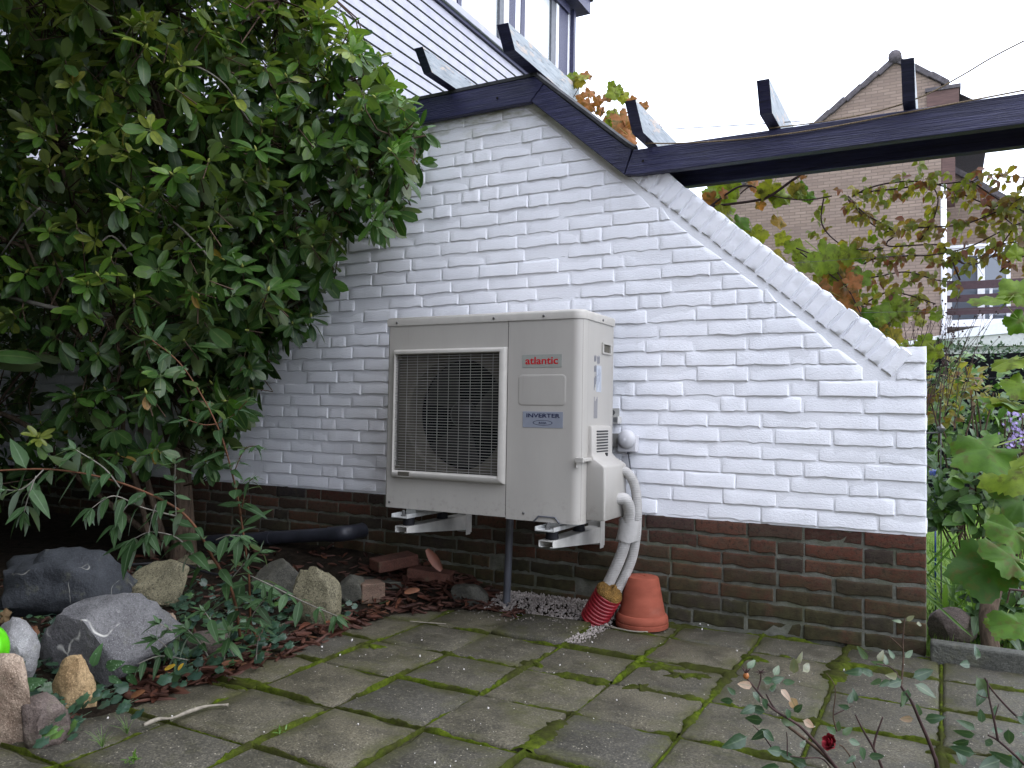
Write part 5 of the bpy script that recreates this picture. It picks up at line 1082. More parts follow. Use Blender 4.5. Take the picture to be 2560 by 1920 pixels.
rock_px('stone','flat grey green stone at the slab edge under the unit',1128,1222,1464,1512,0.01,'rubble',43,0.7,0.3); rock_px('stone','smooth brown stone in the grass right of the wall end',2345,2432,1532,1606,0.0,'stone_plum',47,0.6,0.2,amp=0.1,facets=2)
def lbrick(label, c, rz, mt, size=(0.205,0.1,0.052), ry=0.0, rx=0.0):
    m = MB(); m.box(-size[0]/2,size[0]/2,-size[1]/2,size[1]/2,-size[2]/2,size[2]/2); o = m.build('loose_brick', MAT[mt], None, bevel=0.006, seg=2); o.location = c; o.rotation_euler = (rx,ry,rz); return tag(o, label, 'brick')
c_ = PY(985,1404,-0.26); lbrick('red brick lying on top of the rubble pile', c_, 1.15, 'old_brick', rx=0.05, ry=-0.08)
lbrick('tan brick end nearest the slabs in front of the rubble pile', PY(926,1478,-0.47), 0.95, 'old_brick_tan', (0.105,0.10,0.085)); lbrick('dark red brick behind the rubble pile beside the wall', PY(1076,1437,-0.17), 0.35, 'old_brick', ry=0.1)
lbrick('grey concrete block under the red brick', PY(955,1455,-0.30)-Vector((0,0,0.012)), 0.6, 'rubble', (0.24,0.13,0.05))

# ================================================================== GRAVEL, LITTER, IVY
r = random.Random(33); gv = MB()
def pebble(mb, p, s, rr_):
    o_ = [Vector((1,0,0)),Vector((-1,0,0)),Vector((0,1,0)),Vector((0,-1,0)),Vector((0,0,1)),Vector((0,0,-1))]; R = Euler((rr_.uniform(0,6),rr_.uniform(0,6),rr_.uniform(0,6))).to_matrix()
    mb.add([p+R@Vector((q.x*s*rr_.uniform(.7,1.2),q.y*s*rr_.uniform(.6,1.0),q.z*s*rr_.uniform(.5,.9))) for q in o_], [(0,2,4),(2,1,4),(1,3,4),(3,0,4),(2,0,5),(1,2,5),(3,1,5),(0,3,5)])
gz = lambda x, y: 0.002+0.032*smooth01((y+0.27)/0.2)
mb0 = MB(); N = 24; V = [(-1.74+0.62*i/N, -0.30+0.33*j/N, gz(0,-0.30+0.33*j/N)-0.010) for j in range(N+1) for i in range(N+1)]
mb0.add(V, [(j*(N+1)+i,j*(N+1)+i+1,(j+1)*(N+1)+i+1,(j+1)*(N+1)+i) for j in range(N) for i in range(N)]); grp = thing('gravel_bed', None, None, (-1.4,-0.15,0)); tag(grp, 'strip of pale pinkish gravel under the heat pump', 'gravel', kind='stuff'); mb0.build('gravel_base', MAT['soil'], grp, smooth=True)
for _ in range(1900):
    x, y = r.uniform(-1.72,-1.13), r.uniform(-0.255,0.0); pebble(gv, Vector((x,y,gz(x,y)+r.uniform(-.003,.006))), r.uniform(0.0042,0.0092), r)
for _ in range(420):
    a = r.gauss(0,1); x, y = -1.172+r.gauss(0,0.022), r.uniform(-0.52,-0.22); pebble(gv, Vector((x,y,0.004)), r.uniform(0.003,0.0062), r)
for _ in range(90):
    x, y = r.uniform(-1.9,-1.2), -0.28-abs(r.gauss(0,0.06)); pebble(gv, Vector((x,y,0.003+(0.014 if -1.5<x<-1.2 else 0))), r.uniform(0.0025,0.0045), r)
gv.build('pebbles', MAT['gravel'], grp)['kind'] = 'stuff'
ch = MB()
for px, py in ((1054,1600),(1220,1770),(1290,1540),(1375,1562),(1542,1750),(1662,1745),(1755,1573),(1842,1627),(2110,1675),(880,1600),(850,1637),(805,1617),(568,1690),(895,1810),(1050,1640),(1160,1673),(1400,1662),(660,1830),(1087,1907),(1570,1600),(1480,1605),(430,1790),(270,1795),(1385,1682),(1750,1560),(1770,1563)):
    p = PZ(px,py,0.004); pebble(ch, p, r.uniform(0.003,0.0058), r)
for _ in range(200):
    x, y = r.uniform(-1.9,0.8), r.uniform(-1.7,-0.1); pebble(ch, Vector((x,y,0.002)), r.uniform(0.0012,0.0026), r)
tag(ch.build('stone_chips', MAT['white_chip']), 'white stone chips scattered over the paving slabs', 'stone chips', kind='stuff')
# curled brown leaves
def curled(L, W, roll, seed):
    v = []; f = []; mid = []; n = 5; m_ = 4
    for i in range(n+1):
        t = i/n; w = W*math.sin(math.pi*(0.08+0.84*t))**0.7
        for k_ in range(m_+1):
            a = (k_/m_-0.5)*roll; rr_ = w/max(roll,0.3); v.append((L*(t-0.5), rr_*math.sin(a), rr_*(1-math.cos(a))+0.04*L*math.sin(3*t+seed))); mid.append(0.5)
    f = [(i*(m_+1)+k_,(i+1)*(m_+1)+k_,(i+1)*(m_+1)+k_+1,i*(m_+1)+k_+1) for i in range(n) for k_ in range(m_)]
    return np.array(v), f, np.array(mid, dtype=float)
LT = Leaves([curled(1,0.42,ro,q) for q, ro in enumerate((2.2,3.6,4.8,5.4,1.2))], MAT['litter_leaf'])
def litter(x, y, z, s, t=None):
    M = Matrix.Translation((x,y,z)) @ Euler((r.uniform(-.5,.5)+r.choice((0,math.pi)),r.uniform(-.35,.35),r.uniform(0,6.28))).to_matrix().to_4x4() @ Matrix.Diagonal((s,s,s,1)); LT.add(r.randrange(5), M, r.betavariate(2,2.6) if t is None else t)
for _ in range(200):
    y = r.uniform(-1.75,-0.62); d = abs(r.gauss(0,0.06)); x = bed_edge(y)-d+0.03+r.gauss(0,.012); litter(x, y, max(0.006, bed_z(x,y)+0.012+r.uniform(0,.02)), r.uniform(0.035,0.095))
for _ in range(520):
    x, y = r.uniform(-2.35,-1.66), r.uniform(-0.50,-0.03); 
    if x < bed_edge(y)+0.03: litter(x, y, max(0.008, bed_z(x,y)+0.010+r.uniform(0,.02)), r.uniform(0.03,0.085), r.betavariate(1.6,3.2))
for _ in range(40): litter(r.uniform(-1.82,-1.5), r.uniform(-0.33,-0.2), 0.016, r.uniform(0.03,0.07), 0.3)
for _ in range(500):
    y = r.uniform(-2.2,-0.05); x = bed_edge(y)-r.uniform(0.1,1.6); litter(x, y, bed_z(x,y)+0.008, r.uniform(0.03,0.08), r.betavariate(1.4,3.2))
for px, py in ((610,1660),(650,1610),(700,1575),(560,1680),(480,1700),(420,1690),(380,1700),(350,1735),(620,1630),(520,1660)):
    p = PZ(px,py,0.01)
    for _ in range(9): litter(p.x+r.gauss(0,.035), p.y+r.gauss(0,.03), 0.014+abs(r.gauss(0,.012)), r.uniform(0.045,0.10), r.betavariate(2.5,2.2))
for _ in range(26): p = PZ(940+r.gauss(0,22),1532+r.gauss(0,7),0.01); litter(p.x,p.y,0.012+r.uniform(0,.01),r.uniform(.025,.05),r.uniform(.6,.95))
lt = thing('leaf_litter', None, None, (-2,-1,0)); tag(lt, 'reddish brown curled leaf litter along the edge of the flower bed', 'leaf litter', kind='stuff')
LT.finish(lt, 'leaf', 'litter', 0, 999)
# ivy
r = random.Random(44); IV = Leaves([lobed_shape('ivy',1.0,q,0.15) for q in range(4)], MAT['ivy_leaf'])
for _ in range(900):
    y = r.uniform(-2.3,-0.5); x = bed_edge(y)-0.03-abs(r.gauss(0,0.45)); p = project(Vector((x,y,0.1)))
    if fbm(x*2.2,y*2.2,7) < -0.12 and p and p[0] > 250: continue
    IV.add(r.randrange(4), place(Vector((x,y,bed_z(x,y)+r.uniform(.005,.05))), Vector((r.uniform(-1,1),r.uniform(-1,1),r.uniform(-.4,.1))), Vector((0,-.35,1))+unit(r)*.45, r.uniform(0.028,0.062)), r.betavariate(1.5,2.6))
for px, py, n in ((250,1740,8),(300,1765,8),(120,1560,14),(95,1620,12),(240,1505,10),(330,1540,12),(150,1810,5),(165,1845,3),(210,1790,8),(560,1610,10),(380,1600,12),(110,1650,9),(690,1580,12),(420,1560,16),(470,1620,16),(360,1640,12),(330,1600,14),(530,1560,14),(600,1600,12),(500,1665,10),(440,1690,8),(640,1630,8),(560,1650,10),(700,1600,8),(640,1520,14),(720,1530,10),(760,1500,8),(560,1500,14),(460,1480,12),(130,1880,2)):
    for _ in range(n):
        p = PZ(px+r.gauss(0,24),py+r.gauss(0,14),0.04); IV.add(r.randrange(4), place(p+Vector((0,0,r.uniform(0,.05))), Vector((r.uniform(-1,1),-.6,-.3)), Vector((0,-.7,.8))+unit(r)*.35, r.uniform(0.035,0.06)), r.betavariate(1.6,2.2)+(0.4 if py > 1800 else 0))
iv = thing('ivy', None, None, (-2.3,-1.5,0)); tag(iv, 'dark green ivy carpet between the stones', 'ivy', kind='stuff'); IV.finish(iv, 'leaf', 'ivy_carpet', 0, 999)
# lungwort
def lungwort(label, base, leaves):
    t = thing('lungwort', label, 'plant', base); LW = Leaves([leaf_shape('ovate',1.0,w,0.15,cu,6,0.06,q) for q,(w,cu) in enumerate(((0.50,0.15),(0.46,0.3)))], MAT['lungwort_leaf'])
    for px, py, d, ln, ang, ti in leaves: cam_leaf(LW, r.randrange(2), PD(px,py,d), ln, ang, ti, 0.35, r)
    LW.finish(t, 'leaf', 'foliage', 50, 5)
lungwort('white-spotted lungwort between the left-edge stone and the tan stone', PZ(60,1800,0), ((48,1716,2.25,0.072,12,.4),(40,1762,2.22,0.078,5,.7),(38,1802,2.2,0.085,-8,.6),(40,1690,2.28,0.05,60,.2),(36,1825,2.2,0.05,-50,.3)))
lungwort('white-spotted lungwort in front of the grey veined boulder', PZ(300,1690,0), ((232,1670,2.34,0.070,78,.5),(262,1668,2.34,0.065,18,.3),(300,1668,2.34,0.06,-15,.4),(320,1680,2.36,0.055,-70,.5),(270,1690,2.3,0.045,-30,.2)))
# single fallen leaves, a stick, the lime toy, a cable
def fallen(name, label, px, py, d, ln, ang, mt, ti, kind='grape', tilt=0.45, shape=None):
    L_ = Leaves([shape if shape else (lobed_shape('grape',1.0,int(px),0.25) if kind == 'grape' else curled(1,0.42,1.5,int(px)))], MAT[mt]); p = PD(px,py,d); a = math.radians(ang); x = CR*math.cos(a)+CU*math.sin(a); n = -CF+CU*0.6
    me = mesh_from(name, L_.sh[0][0].tolist(), L_.sh[0][1], MAT[mt], True, attrs={'tint': np.full(len(L_.sh[0][0]), ti), 'mid': L_.sh[0][2]}); o = link(name, me); o.matrix_basis = place(p, x, n, ln); return tag(o, label, 'leaf')
fallen('fallen_leaf','big dry tan leaf lying against the black boulder',18,1572,2.42,0.075,8,'dry_leaf',.2); fallen('fallen_leaf','rust brown leaf tip beside the dry tan leaf',66,1578,2.44,0.05,-10,'dry_leaf',1.0); fallen('fallen_leaf','dry leaf at the left edge above the pale stone',-4,1545,2.45,0.055,20,'dry_leaf',.4)
fallen('fallen_leaf','large curled brown dry leaf leaning on the dark brick',1085,1400,2.93,0.095,125,'litter_leaf',.55,'c'); fallen('fallen_leaf','yellow leaf in the brown litter near the silvery plant',425,1668,2.34,0.035,25,'yellow_leaf',.3,'c'); fallen('fallen_leaf','small yellow leaf beside the yellow leaf in the litter',452,1667,2.34,0.026,50,'yellow_leaf',.8,'c')
fallen('fallen_leaf','curled brown leaf on the slab by the tan stone',190,1790,2.13,0.04,-10,'litter_leaf',.5,'c'); fallen('fallen_leaf','single red brown leaf on the slab right of the litter',614,1668,2.42,0.045,12,'litter_leaf',.45,'c'); fallen('fallen_leaf','tan leaf lying in the litter in front of the dark brick',1030,1478,2.84,0.055,10,'litter_leaf',.8,'c')
fallen('fallen_leaf','orange leaf lying on the slab edge left of the stick',345,1735,2.3,0.045,25,'litter_leaf',.9,'c')
m = MB(); sp = spline([PZ(359,1813,.012),PZ(395,1798,.014),PZ(430,1795,.014),PZ(475,1778,.014),PZ(520,1765,.012),PZ(571,1762,.012)],5); m.tube(sp, [0.0045+0.0015*math.sin(i*.5) for i in range(len(sp))], 8); tag(m.build('stick', MAT['stick_pale'], smooth=True), 'pale bent stick lying on the paving slabs', 'stick')
m = MB(); m.tube(spline([PZ(1025,1553,.01),PZ(1060,1556,.01),PZ(1115,1560,.01)],4), 0.0022, 6); tag(m.build('twig', MAT['stick_pale']), 'thin pale twig on the slabs in front of the rubble', 'twig'); m = MB(); m.tube(spline([PZ(1505,1563,.01),PZ(1540,1570,.01),PZ(1580,1578,.008),PZ(1620,1580,.008)],4), 0.003, 6); tag(m.build('twig', MAT['stick_pale']), 'thin twig on the slabs in front of the flowerpot', 'twig')
m = MB(); m.tube(spline([PY(290,1415,-1.0),PY(380,1408,-.9),PY(440,1405,-.8),PY(520,1432,-.75),PY(580,1440,-.72)],6), 0.006, 8); tag(m.build('garden_hose', MAT['cable_black'], smooth=True), 'thin black hose running behind the lichen stone', 'hose')
ty = thing('plastic_ball', 'bright lime green ribbed plastic toy at the left edge', 'toy', PD(-24,1622,2.2)); m = MB(); c_ = PD(-26,1622,2.2); V = []; f = []; NA, NB_ = 14, 32
for i in range(NA+1):
    th = math.pi*i/NA
    for k_ in range(NB_):
        a = 2*math.pi*k_/NB_; rr_ = 0.062*(0.9+0.1*abs(math.cos(4*a)))**1.0; V.append(c_+Vector((rr_*0.8*math.sin(th)*math.cos(a), rr_*0.8*math.sin(th)*math.sin(a), 0.064*math.cos(th))))
m.add(V, [(i*NB_+k_,(i+1)*NB_+k_,(i+1)*NB_+(k_+1)%NB_,i*NB_+(k_+1)%NB_) for i in range(NA) for k_ in range(NB_)]); m.build('body', MAT['lime_plastic'], ty, smooth=True)
# small weeds on the slabs
def weed(label, px, py, n, s, tl):
    t = thing('weed', label, 'weed', PZ(px,py,0)); L_ = Leaves([leaf_shape('lance',1.0,0.3,0.2,0.2,4,0.05,2)], MAT['blade_leaf']); p = PZ(px,py,0.004)
    for _ in range(n): q = unit(r); q.z = abs(q.z)+.35; L_.add(0, place(p+Vector((r.gauss(0,.006),r.gauss(0,.006),r.uniform(0,.012))), q, Vector((0,0,1))+unit(r)*.3, s*r.uniform(.6,1.2)), r.uniform(.2,.6))
    L_.finish(t, 'leaf', 'foliage', 0, 99)
weed('small green seedling on the slab at the bottom left', 332,1908,22,0.022,0); weed('tiny grey-green weed in the joint near the stick', 700,1835,10,0.016,0)
def tuft(label, px, py):
    t = thing('grass_tuft', label, 'grass', PZ(px,py,0)); m = MB(); p = PZ(px,py,0)
    for _ in range(16):
        q = Vector((r.uniform(-1,1),r.uniform(-1,.4),r.uniform(1,2.2))).normalized()*r.uniform(.03,.06); m.tube([p, p+q*.5, p+q+Vector((q.x*.3,q.y*.3,-.006))], [.0009,.0007,.0003], 3, cap=False)
    m.build('blades', MAT['blade_leaf'], t)['kind'] = 'stuff'
tuft('wispy grass tuft in the slab joint below the stick', 255,1868); tuft('thin grass tuft in the slab joint left of the stick', 318,1835)
# ================================================================== GARDEN BEYOND THE WALL END
r = random.Random(55)
hd = thing('hedge', 'dense dark green clipped hedge behind the garden at right', 'hedge', (1.5,7,0)); m = MB(); m.box(-1.8,6,7.15,7.9,-0.05,1.62); m.build('shade_core', MAT['dark_void'], hd)  # near-black box, the hedge's inner shade put into its colour
HL = Leaves([leaf_shape('ovate',1.0,0.55,0.2,0.2,2,0.05,q) for q in range(3)], MAT['hedge_leaf'])
for _ in range(5200):
    x = r.uniform(-1.0,3.2); top = r.random() < 0.22; zt = 1.70+0.05*fbm(x*2,0,0)
    p = Vector((x, r.uniform(7.05,7.8), zt+r.gauss(0,.03))) if top else Vector((x, 7.08+r.gauss(0,.05), r.uniform(0,zt)))
    q = unit(r); q.y = -abs(q.y); HL.add(r.randrange(3), place(p, q+Vector((0,0,.3)), Vector((0,-.8,.6))+unit(r)*.6, r.uniform(.035,.065)), r.betavariate(2,2.4))
HL.finish(hd, 'leaf', 'foliage', 0, 99)
def bush(name, label, cat, mat, shapes, pts, n, base, leaf, tint, stem_mt='twig', nobj=0, minpx=20, spread=0.06, face=0.5, nstem=8):
    t = thing(name, label, cat, base); L_ = Leaves(shapes, MAT[mat]); m = MB(); P_s = []
    for _ in range(n):
        c, rad = pts[r.randrange(len(pts))]; p = c+unit(r)*rad*r.random()**0.45; P_s.append(p)
        x = unit(r)+Vector((0,-.3,-.25)); nn = (-CF*face+Vector((0,0,.8))+unit(r)*.55); L_.add(r.randrange(len(shapes)), place(p, x, nn, leaf*r.uniform(.65,1.3)), tint[0]+(tint[1]-tint[0])*r.random())
    for p in r.sample(P_s, min(nstem,len(P_s))): m.tube(spline([base, (base+p)/2+unit(r)*spread, p],4), [.004]*9 if False else 0.0035, 5, cap=False)
    m.build('stems', MAT[stem_mt], t, smooth=True); L_.finish(t, 'leaf', 'foliage', nobj, minpx); return t
OV = [leaf_shape('ovate',1.0,w,0.15,cu,5,0.08,q) for q,(w,cu) in enumerate(((0.72,0.12),(0.66,0.3),(0.80,0.2)))]
OVN = [leaf_shape('ovate',1.0,w,0.2,cu,4,0.10,q) for q,(w,cu) in enumerate(((0.52,0.12),(0.46,0.3),(0.58,0.2)))]
B = lambda px, py, y, rad: (PY(px,py,y), rad)
bush('leafy_shrub','dark round-leaved shrub low beside the wall end','shrub','garden_leaf',OV,[B(2390,1240,.45,.10),B(2460,1220,.4,.11),B(2520,1200,.4,.12),B(2360,1300,.5,.07),B(2440,1290,.4,.09),B(2540,1270,.35,.10)],150,PZ(2480,1580,0)+Vector((.05,.35,0)),0.075,(0.1,0.95),nobj=120,minpx=20)
bush('leafy_shrub','dark shrub rising behind the wires at the wall end','shrub','garden_leaf',OVN,[B(2350,1030,1.2,.16),B(2440,1020,1.3,.20),B(2540,1010,1.4,.22),B(2340,1110,1.2,.12),B(2400,930,1.3,.12),B(2500,1080,1.3,.18)],420,PY(2440,1400,1.2),0.065,(0.15,1.0))
bush('autumn_shrub','shrub with yellow and orange autumn leaves behind the wall end','shrub','creeper_leaf',OVN,[B(2390,935,.75,.10),B(2380,1000,.7,.10),B(2430,960,.8,.10),B(2350,1040,.7,.06),B(2460,985,.8,.08),B(2345,980,.6,.06)],190,PY(2400,1350,.75),0.045,(0.05,0.95),nobj=60,minpx=22)
bush('leafy_shrub','dark green leafy undergrowth between the wall end and the vine','shrub','garden_leaf',OVN,[B(2360,1180,.6,.10),B(2420,1130,.6,.12),B(2500,1290,.5,.10),B(2350,1250,.6,.08),B(2480,1180,.55,.12)],230,PY(2420,1450,.6),0.06,(0.05,0.8))
bush('leafy_shrub','shaded low foliage at the right edge below the vine leaves','shrub','garden_leaf',OVN,[B(2520,1480,.45,.12),B(2480,1560,.35,.08),B(2540,1540,.4,.10),B(2450,1480,.6,.06)],160,PY(2510,1620,.45),0.08,(0.0,0.6))
# strap leaves
sl_ = thing('day_lily', 'clump of green strap-like leaves beside the dark brick base', 'plant', PZ(2345,1590,0)+Vector((.06,.25,0))); ST = Leaves([leaf_shape('strap',1.0,0.05,0.5,cu,8,0.0,q) for q, cu in enumerate((0.25,0.6,0.05))], MAT['blade_leaf']); bb = ORG[sl_.name]
for _ in range(70):
    p = bb+Vector((r.uniform(-.05,.28),r.uniform(-.12,.30),-0.02)); q = Vector((r.uniform(-.7,.7),r.uniform(-.6,.4),r.uniform(.7,1.4))); ST.add(r.randrange(3), place(p, q, Vector((-q.x,-q.y,.5)), r.uniform(.20,.46)), r.betavariate(1.6,1.6))
for px0,py0,px1,py1,t in ((2320,1410,2400,1330,.05),(2320,1440,2390,1355,.05),(2316,1490,2430,1590,.25),(2330,1380,2440,1425,.0),(2316,1435,2390,1470,.1)):
    a, b_ = PY(px0,py0,.12), PY(px1,py1,.05); ST.add(2, place(a, b_-a, Vector((0,-1,.4)), (b_-a).length*1.05), t)
ST.finish(sl_, 'leaf', 'foliage', 75, 30)
# grass blades over the near lawn
gb = MB()
for _ in range(5200):
    x, y = r.uniform(-0.05,1.6), 0.1+3.2*r.random()**1.6; h = r.uniform(.03,.075); dx, dy = r.gauss(0,.018), r.gauss(0,.018); w = .0022
    gb.add([(x-w,y,-.03),(x+w,y,-.03),(x+dx*.5+w*.6,y+dy*.5,h*.6-.03),(x+dx*.5-w*.6,y+dy*.5,h*.6-.03),(x+dx,y+dy,h-.03)], [(0,1,2,3),(3,2,4)])
tag(gb.build('lawn_grass', MAT['lawn']), 'bright green lawn grass behind the wall end', 'grass', kind='stuff')
# ornaments
m = MB(); bc = PY(2338,1187,.9); m.lathe([(0.030*math.sin(a),-0.030*math.cos(a)) for a in [0.05+i*3.04/12 for i in range(13)]]+[(0.006,0.034),(0.004,0.046)], bc, 20); m.tube([bc-Vector((0,0,.03)), Vector((bc.x,bc.y,-.03))], 0.004, 6); tag(m.build('garden_ball', MAT['blue_glaze'], smooth=True), 'small dark blue glazed ball on a stick beside the wall end', 'ornament')
tp_ = PY(2490,1158,.7); m = MB(); m.lathe([(0.020,0),(0.026,0.045),(0.0275,0.0455),(0.0275,0.052),(0.024,0.052),(0.022,0.045)], tp_-Vector((0,0,.026)), 20, Matrix.Rotation(.1,3,'Y')); m.tube([tp_-Vector((0,0,.026)), Vector((tp_.x,tp_.y,-.03))], .004, 6); tag(m.build('small_pot', MAT['turquoise'], autos=40), 'small turquoise pot among the purple asters', 'pot')
m = MB(); tk = PY(2352,1083,.6); m.lathe([(0.004,0),(0.016,0.012),(0.017,0.022),(0.003,0.04)], tk, 12); m.tube([tk-Vector((.09,0,.006)), tk+Vector((0,0,.004))], .004, 6); m.tube([tk, Vector((tk.x,tk.y,-.03))], .003, 5); tag(m.build('garden_tap', MAT['steel'], autos=40), 'small grey metal fitting on a stake beside the wall end', 'fitting')
ast = thing('aster', 'purple asters flowering at the right edge behind the vine leaves', 'plant', PY(2530,1500,.55)); m = MB(); hs = MB()
for px, py, n, s in ((2545,1085,30,26),(2540,1035,14,16),(2470,1150,9,9),(2520,1142,8,9),(2530,1110,12,16)):
    for _ in range(n):
        p = PY(px+r.gauss(0,s*.6),py+r.gauss(0,s*.6),.5+r.gauss(0,.03)); n_ = (-CF+Vector((0,0,.4))+unit(r)*.5).normalized(); e = n_.cross(Vector((0,0,1))).normalized(); g_ = n_.cross(e); rad = r.uniform(.007,.012); N = 10; V = [p+n_*.001]
        for k_ in range(N*2): a = math.pi*k_/N; q = rad*(1 if k_ % 2 == 0 else .45); V.append(p+e*q*math.cos(a)+g_*q*math.sin(a)+n_*(.002 if k_%2==0 else 0))
        m.add(V, [(0,1+k_,1+(k_+1)%(2*N)) for k_ in range(2*N)])
        if r.random() < .4: hs.tube([p, p+Vector((r.gauss(0,.02),.02,-.15)), ORG[ast.name]+Vector((r.gauss(0,.03),0,0))], .0015, 4, cap=False)
m.build('flowers', MAT['aster'], ast)['kind'] = 'stuff'; hs.build('stems', MAT['twig'], ast)
ds = thing('dried_stalks', 'dried brown flower stalks with small dark heads above the wall end', 'plant', PY(2330,1050,.55)); m = MB(); h2 = MB()
for _ in range(52):
    x1 = r.uniform(2195,2500); y1 = r.uniform(735,850)+max(0,(2300-x1)*.1); p1 = PY(x1,y1,.5+r.gauss(0,.12)); p0 = PY(2290+(x1-2300)*.45+r.gauss(0,35),985+r.gauss(0,40),.5+r.gauss(0,.1)); mid_ = (p0+p1)/2+unit(r)*.015; S = spline([p0,mid_,p1],3); m.tube(S, [.0016,.0015,.0013,.0012,.001,.0009,.0008][:len(S)], 4, cap=False); h2.lathe([(.001,-.003),(.0042,0),(.003,.004),(.0005,.006)], p1, 6, cap=False)
    for _k in range(2):
        b_ = S[3+_k]; q = b_+unit(r)*.02+Vector((0,0,.025)); m.tube([b_,q], .0008, 3, cap=False); h2.lathe([(.001,-.002),(.0032,0),(.0005,.004)], q, 5, cap=False)
m.build('stalks', MAT['cane'], ds)['kind'] = 'stuff'; h2.build('seed_heads', MAT['cane'], ds)['kind'] = 'stuff'

# ================================================================== CREEPER AND GRAPEVINE
cv = thing('creeper', 'autumn creeper trailing along wires in front of the tan house', 'vine', PY(2420,900,.45)); CL = Leaves(OVN, MAT['creeper_leaf'])
def vine(pts, y, r0, dens, sz, parent, L_, jit=16, mt='cane', tint=(0,1), drop=0.0):
    S = spline([PY(a,b_,y+r.gauss(0,.02)) for a,b_ in pts], 8); m = MB(); m.tube(S, [r0*(1-.35*i/len(S)) for i in range(len(S))], 5); m.build('stem', MAT[mt], parent, smooth=True)
    for i in range(1,len(S)):
        seg = (S[i]-S[i-1]).length; n = int(seg*dens)+(1 if r.random() < (seg*dens)%1 else 0)
        for _ in range(n):
            p = S[i]+CR*r.gauss(0,jit)*.0018+CU*(r.gauss(0,jit)-drop)*.0018+CF*r.gauss(0,.03); t = 0.12+tint[0]+(tint[1]-tint[0])*r.random()**1.35; k3 = r.choice((1,1,2,3))
            a0 = r.uniform(-160,-20)
            for q in range(k3): cam_leaf(L_, r.randrange(3), p, sz*r.uniform(.65,1.25), a0+q*55-30, t+r.gauss(0,.06), .6, r)
            if r.random() < .3: mtw.tube([S[i],p], .0009, 3, cap=False)
mtw = MB()
VS = (([(2130,492),(2165,473),(2220,458),(2285,453),(2340,460),(2400,455),(2430,453),(2470,437),(2560,443),(2620,440)],34),([(2150,481),(2240,472),(2330,460),(2380,475),(2440,500),(2480,520),(2530,560)],24),([(2120,490),(2160,532),(2235,580),(2218,605),(2230,616),(2345,612),(2375,635),(2415,660),(2470,630),(2505,610),(2580,600)],22),([(2240,583),(2290,570),(2375,565),(2420,558),(2500,525),(2560,490)],26),([(2300,600),(2330,556),(2345,500),(2330,460)],24),([(2160,660),(2190,645),(2260,640),(2330,637),(2420,618),(2520,570),(2600,540)],26),
 ([(2060,490),(2055,560),(2100,610),(2160,625),(2210,620)],18),([(2110,487),(2180,560),(2235,583)],14),([(2430,453),(2500,500),(2600,545)],22),([(2400,700),(2380,650),(2385,640),(2420,662),(2480,640),(2540,560)],14),([(2150,700),(2200,690),(2270,680),(2340,700),(2400,705)],30),([(2160,760),(2220,730),(2280,740),(2340,760)],26),([(2500,680),(2540,640),(2580,650)],34),([(2480,520),(2540,500),(2600,510)],20),([(2190,840),(2230,800),(2260,770),(2300,760)],34),([(2130,700),(2150,760),(2200,800)],26))
for pts, dens in VS: vine(pts, .42, .0038, dens*3.6, .040, cv, CL)
mtw.build('leaf_stalks', MAT['cane'], cv)['kind'] = 'stuff'; CL.finish(cv, 'leaf', 'foliage', 300, 18)
GS = [lobed_shape('grape',1.0,q,cu) for q, cu in enumerate((.15,.3,.5,.22))]
def grapevine(label, base, leaves, canes, cat='vine', y=None, d=None):
    t = thing('grapevine', label, cat, base); L_ = Leaves(GS, MAT['grape_leaf'])
    for pts, rad in canes: S = spline([PY(a,b_,y) if y is not None else PD(a,b_,d) for a,b_ in pts], 6); m = MB(); m.tube(S, rad, 6); m.build('stem', MAT['cane'], t, smooth=True)
    leaves = list(leaves)+([(it[0]+r.gauss(0,34),it[1]+r.gauss(0,26)-4,it[2]*r.uniform(.5,.9),r.uniform(-160,20),min(1,max(.45,it[4]+r.gauss(.1,.2)))) for it in leaves for _ in range(1)] if d is None and len(leaves) > 30 else [])
    for it in leaves:
        px, py, w, ang, ti = it[:5]; p = PY(px,py,y+r.gauss(0,.04)) if y is not None else PD(px,py,(it[5] if len(it) > 5 else d)); ln = w*project(p)[2]/FPX*(1.22 if d is None else 0.92)
        a = math.radians(ang); p0 = p-(CR*math.cos(a)+CU*math.sin(a))*ln*.3; cam_leaf(L_, r.randrange(4), p0, ln, ang, min(1,ti+.14), .5, r) if d is None else L_.add(r.randrange(4), place(p0, CR*math.cos(a)+CU*math.sin(a)+CF*r.uniform(-.5,.5), Vector((0,0,1))*r.uniform(.5,1.3)-CF*r.uniform(.3,.9)+unit(r)*.4, ln*1.1), ti)
    L_.finish(t, 'leaf', 'foliage', 300, 8); return t
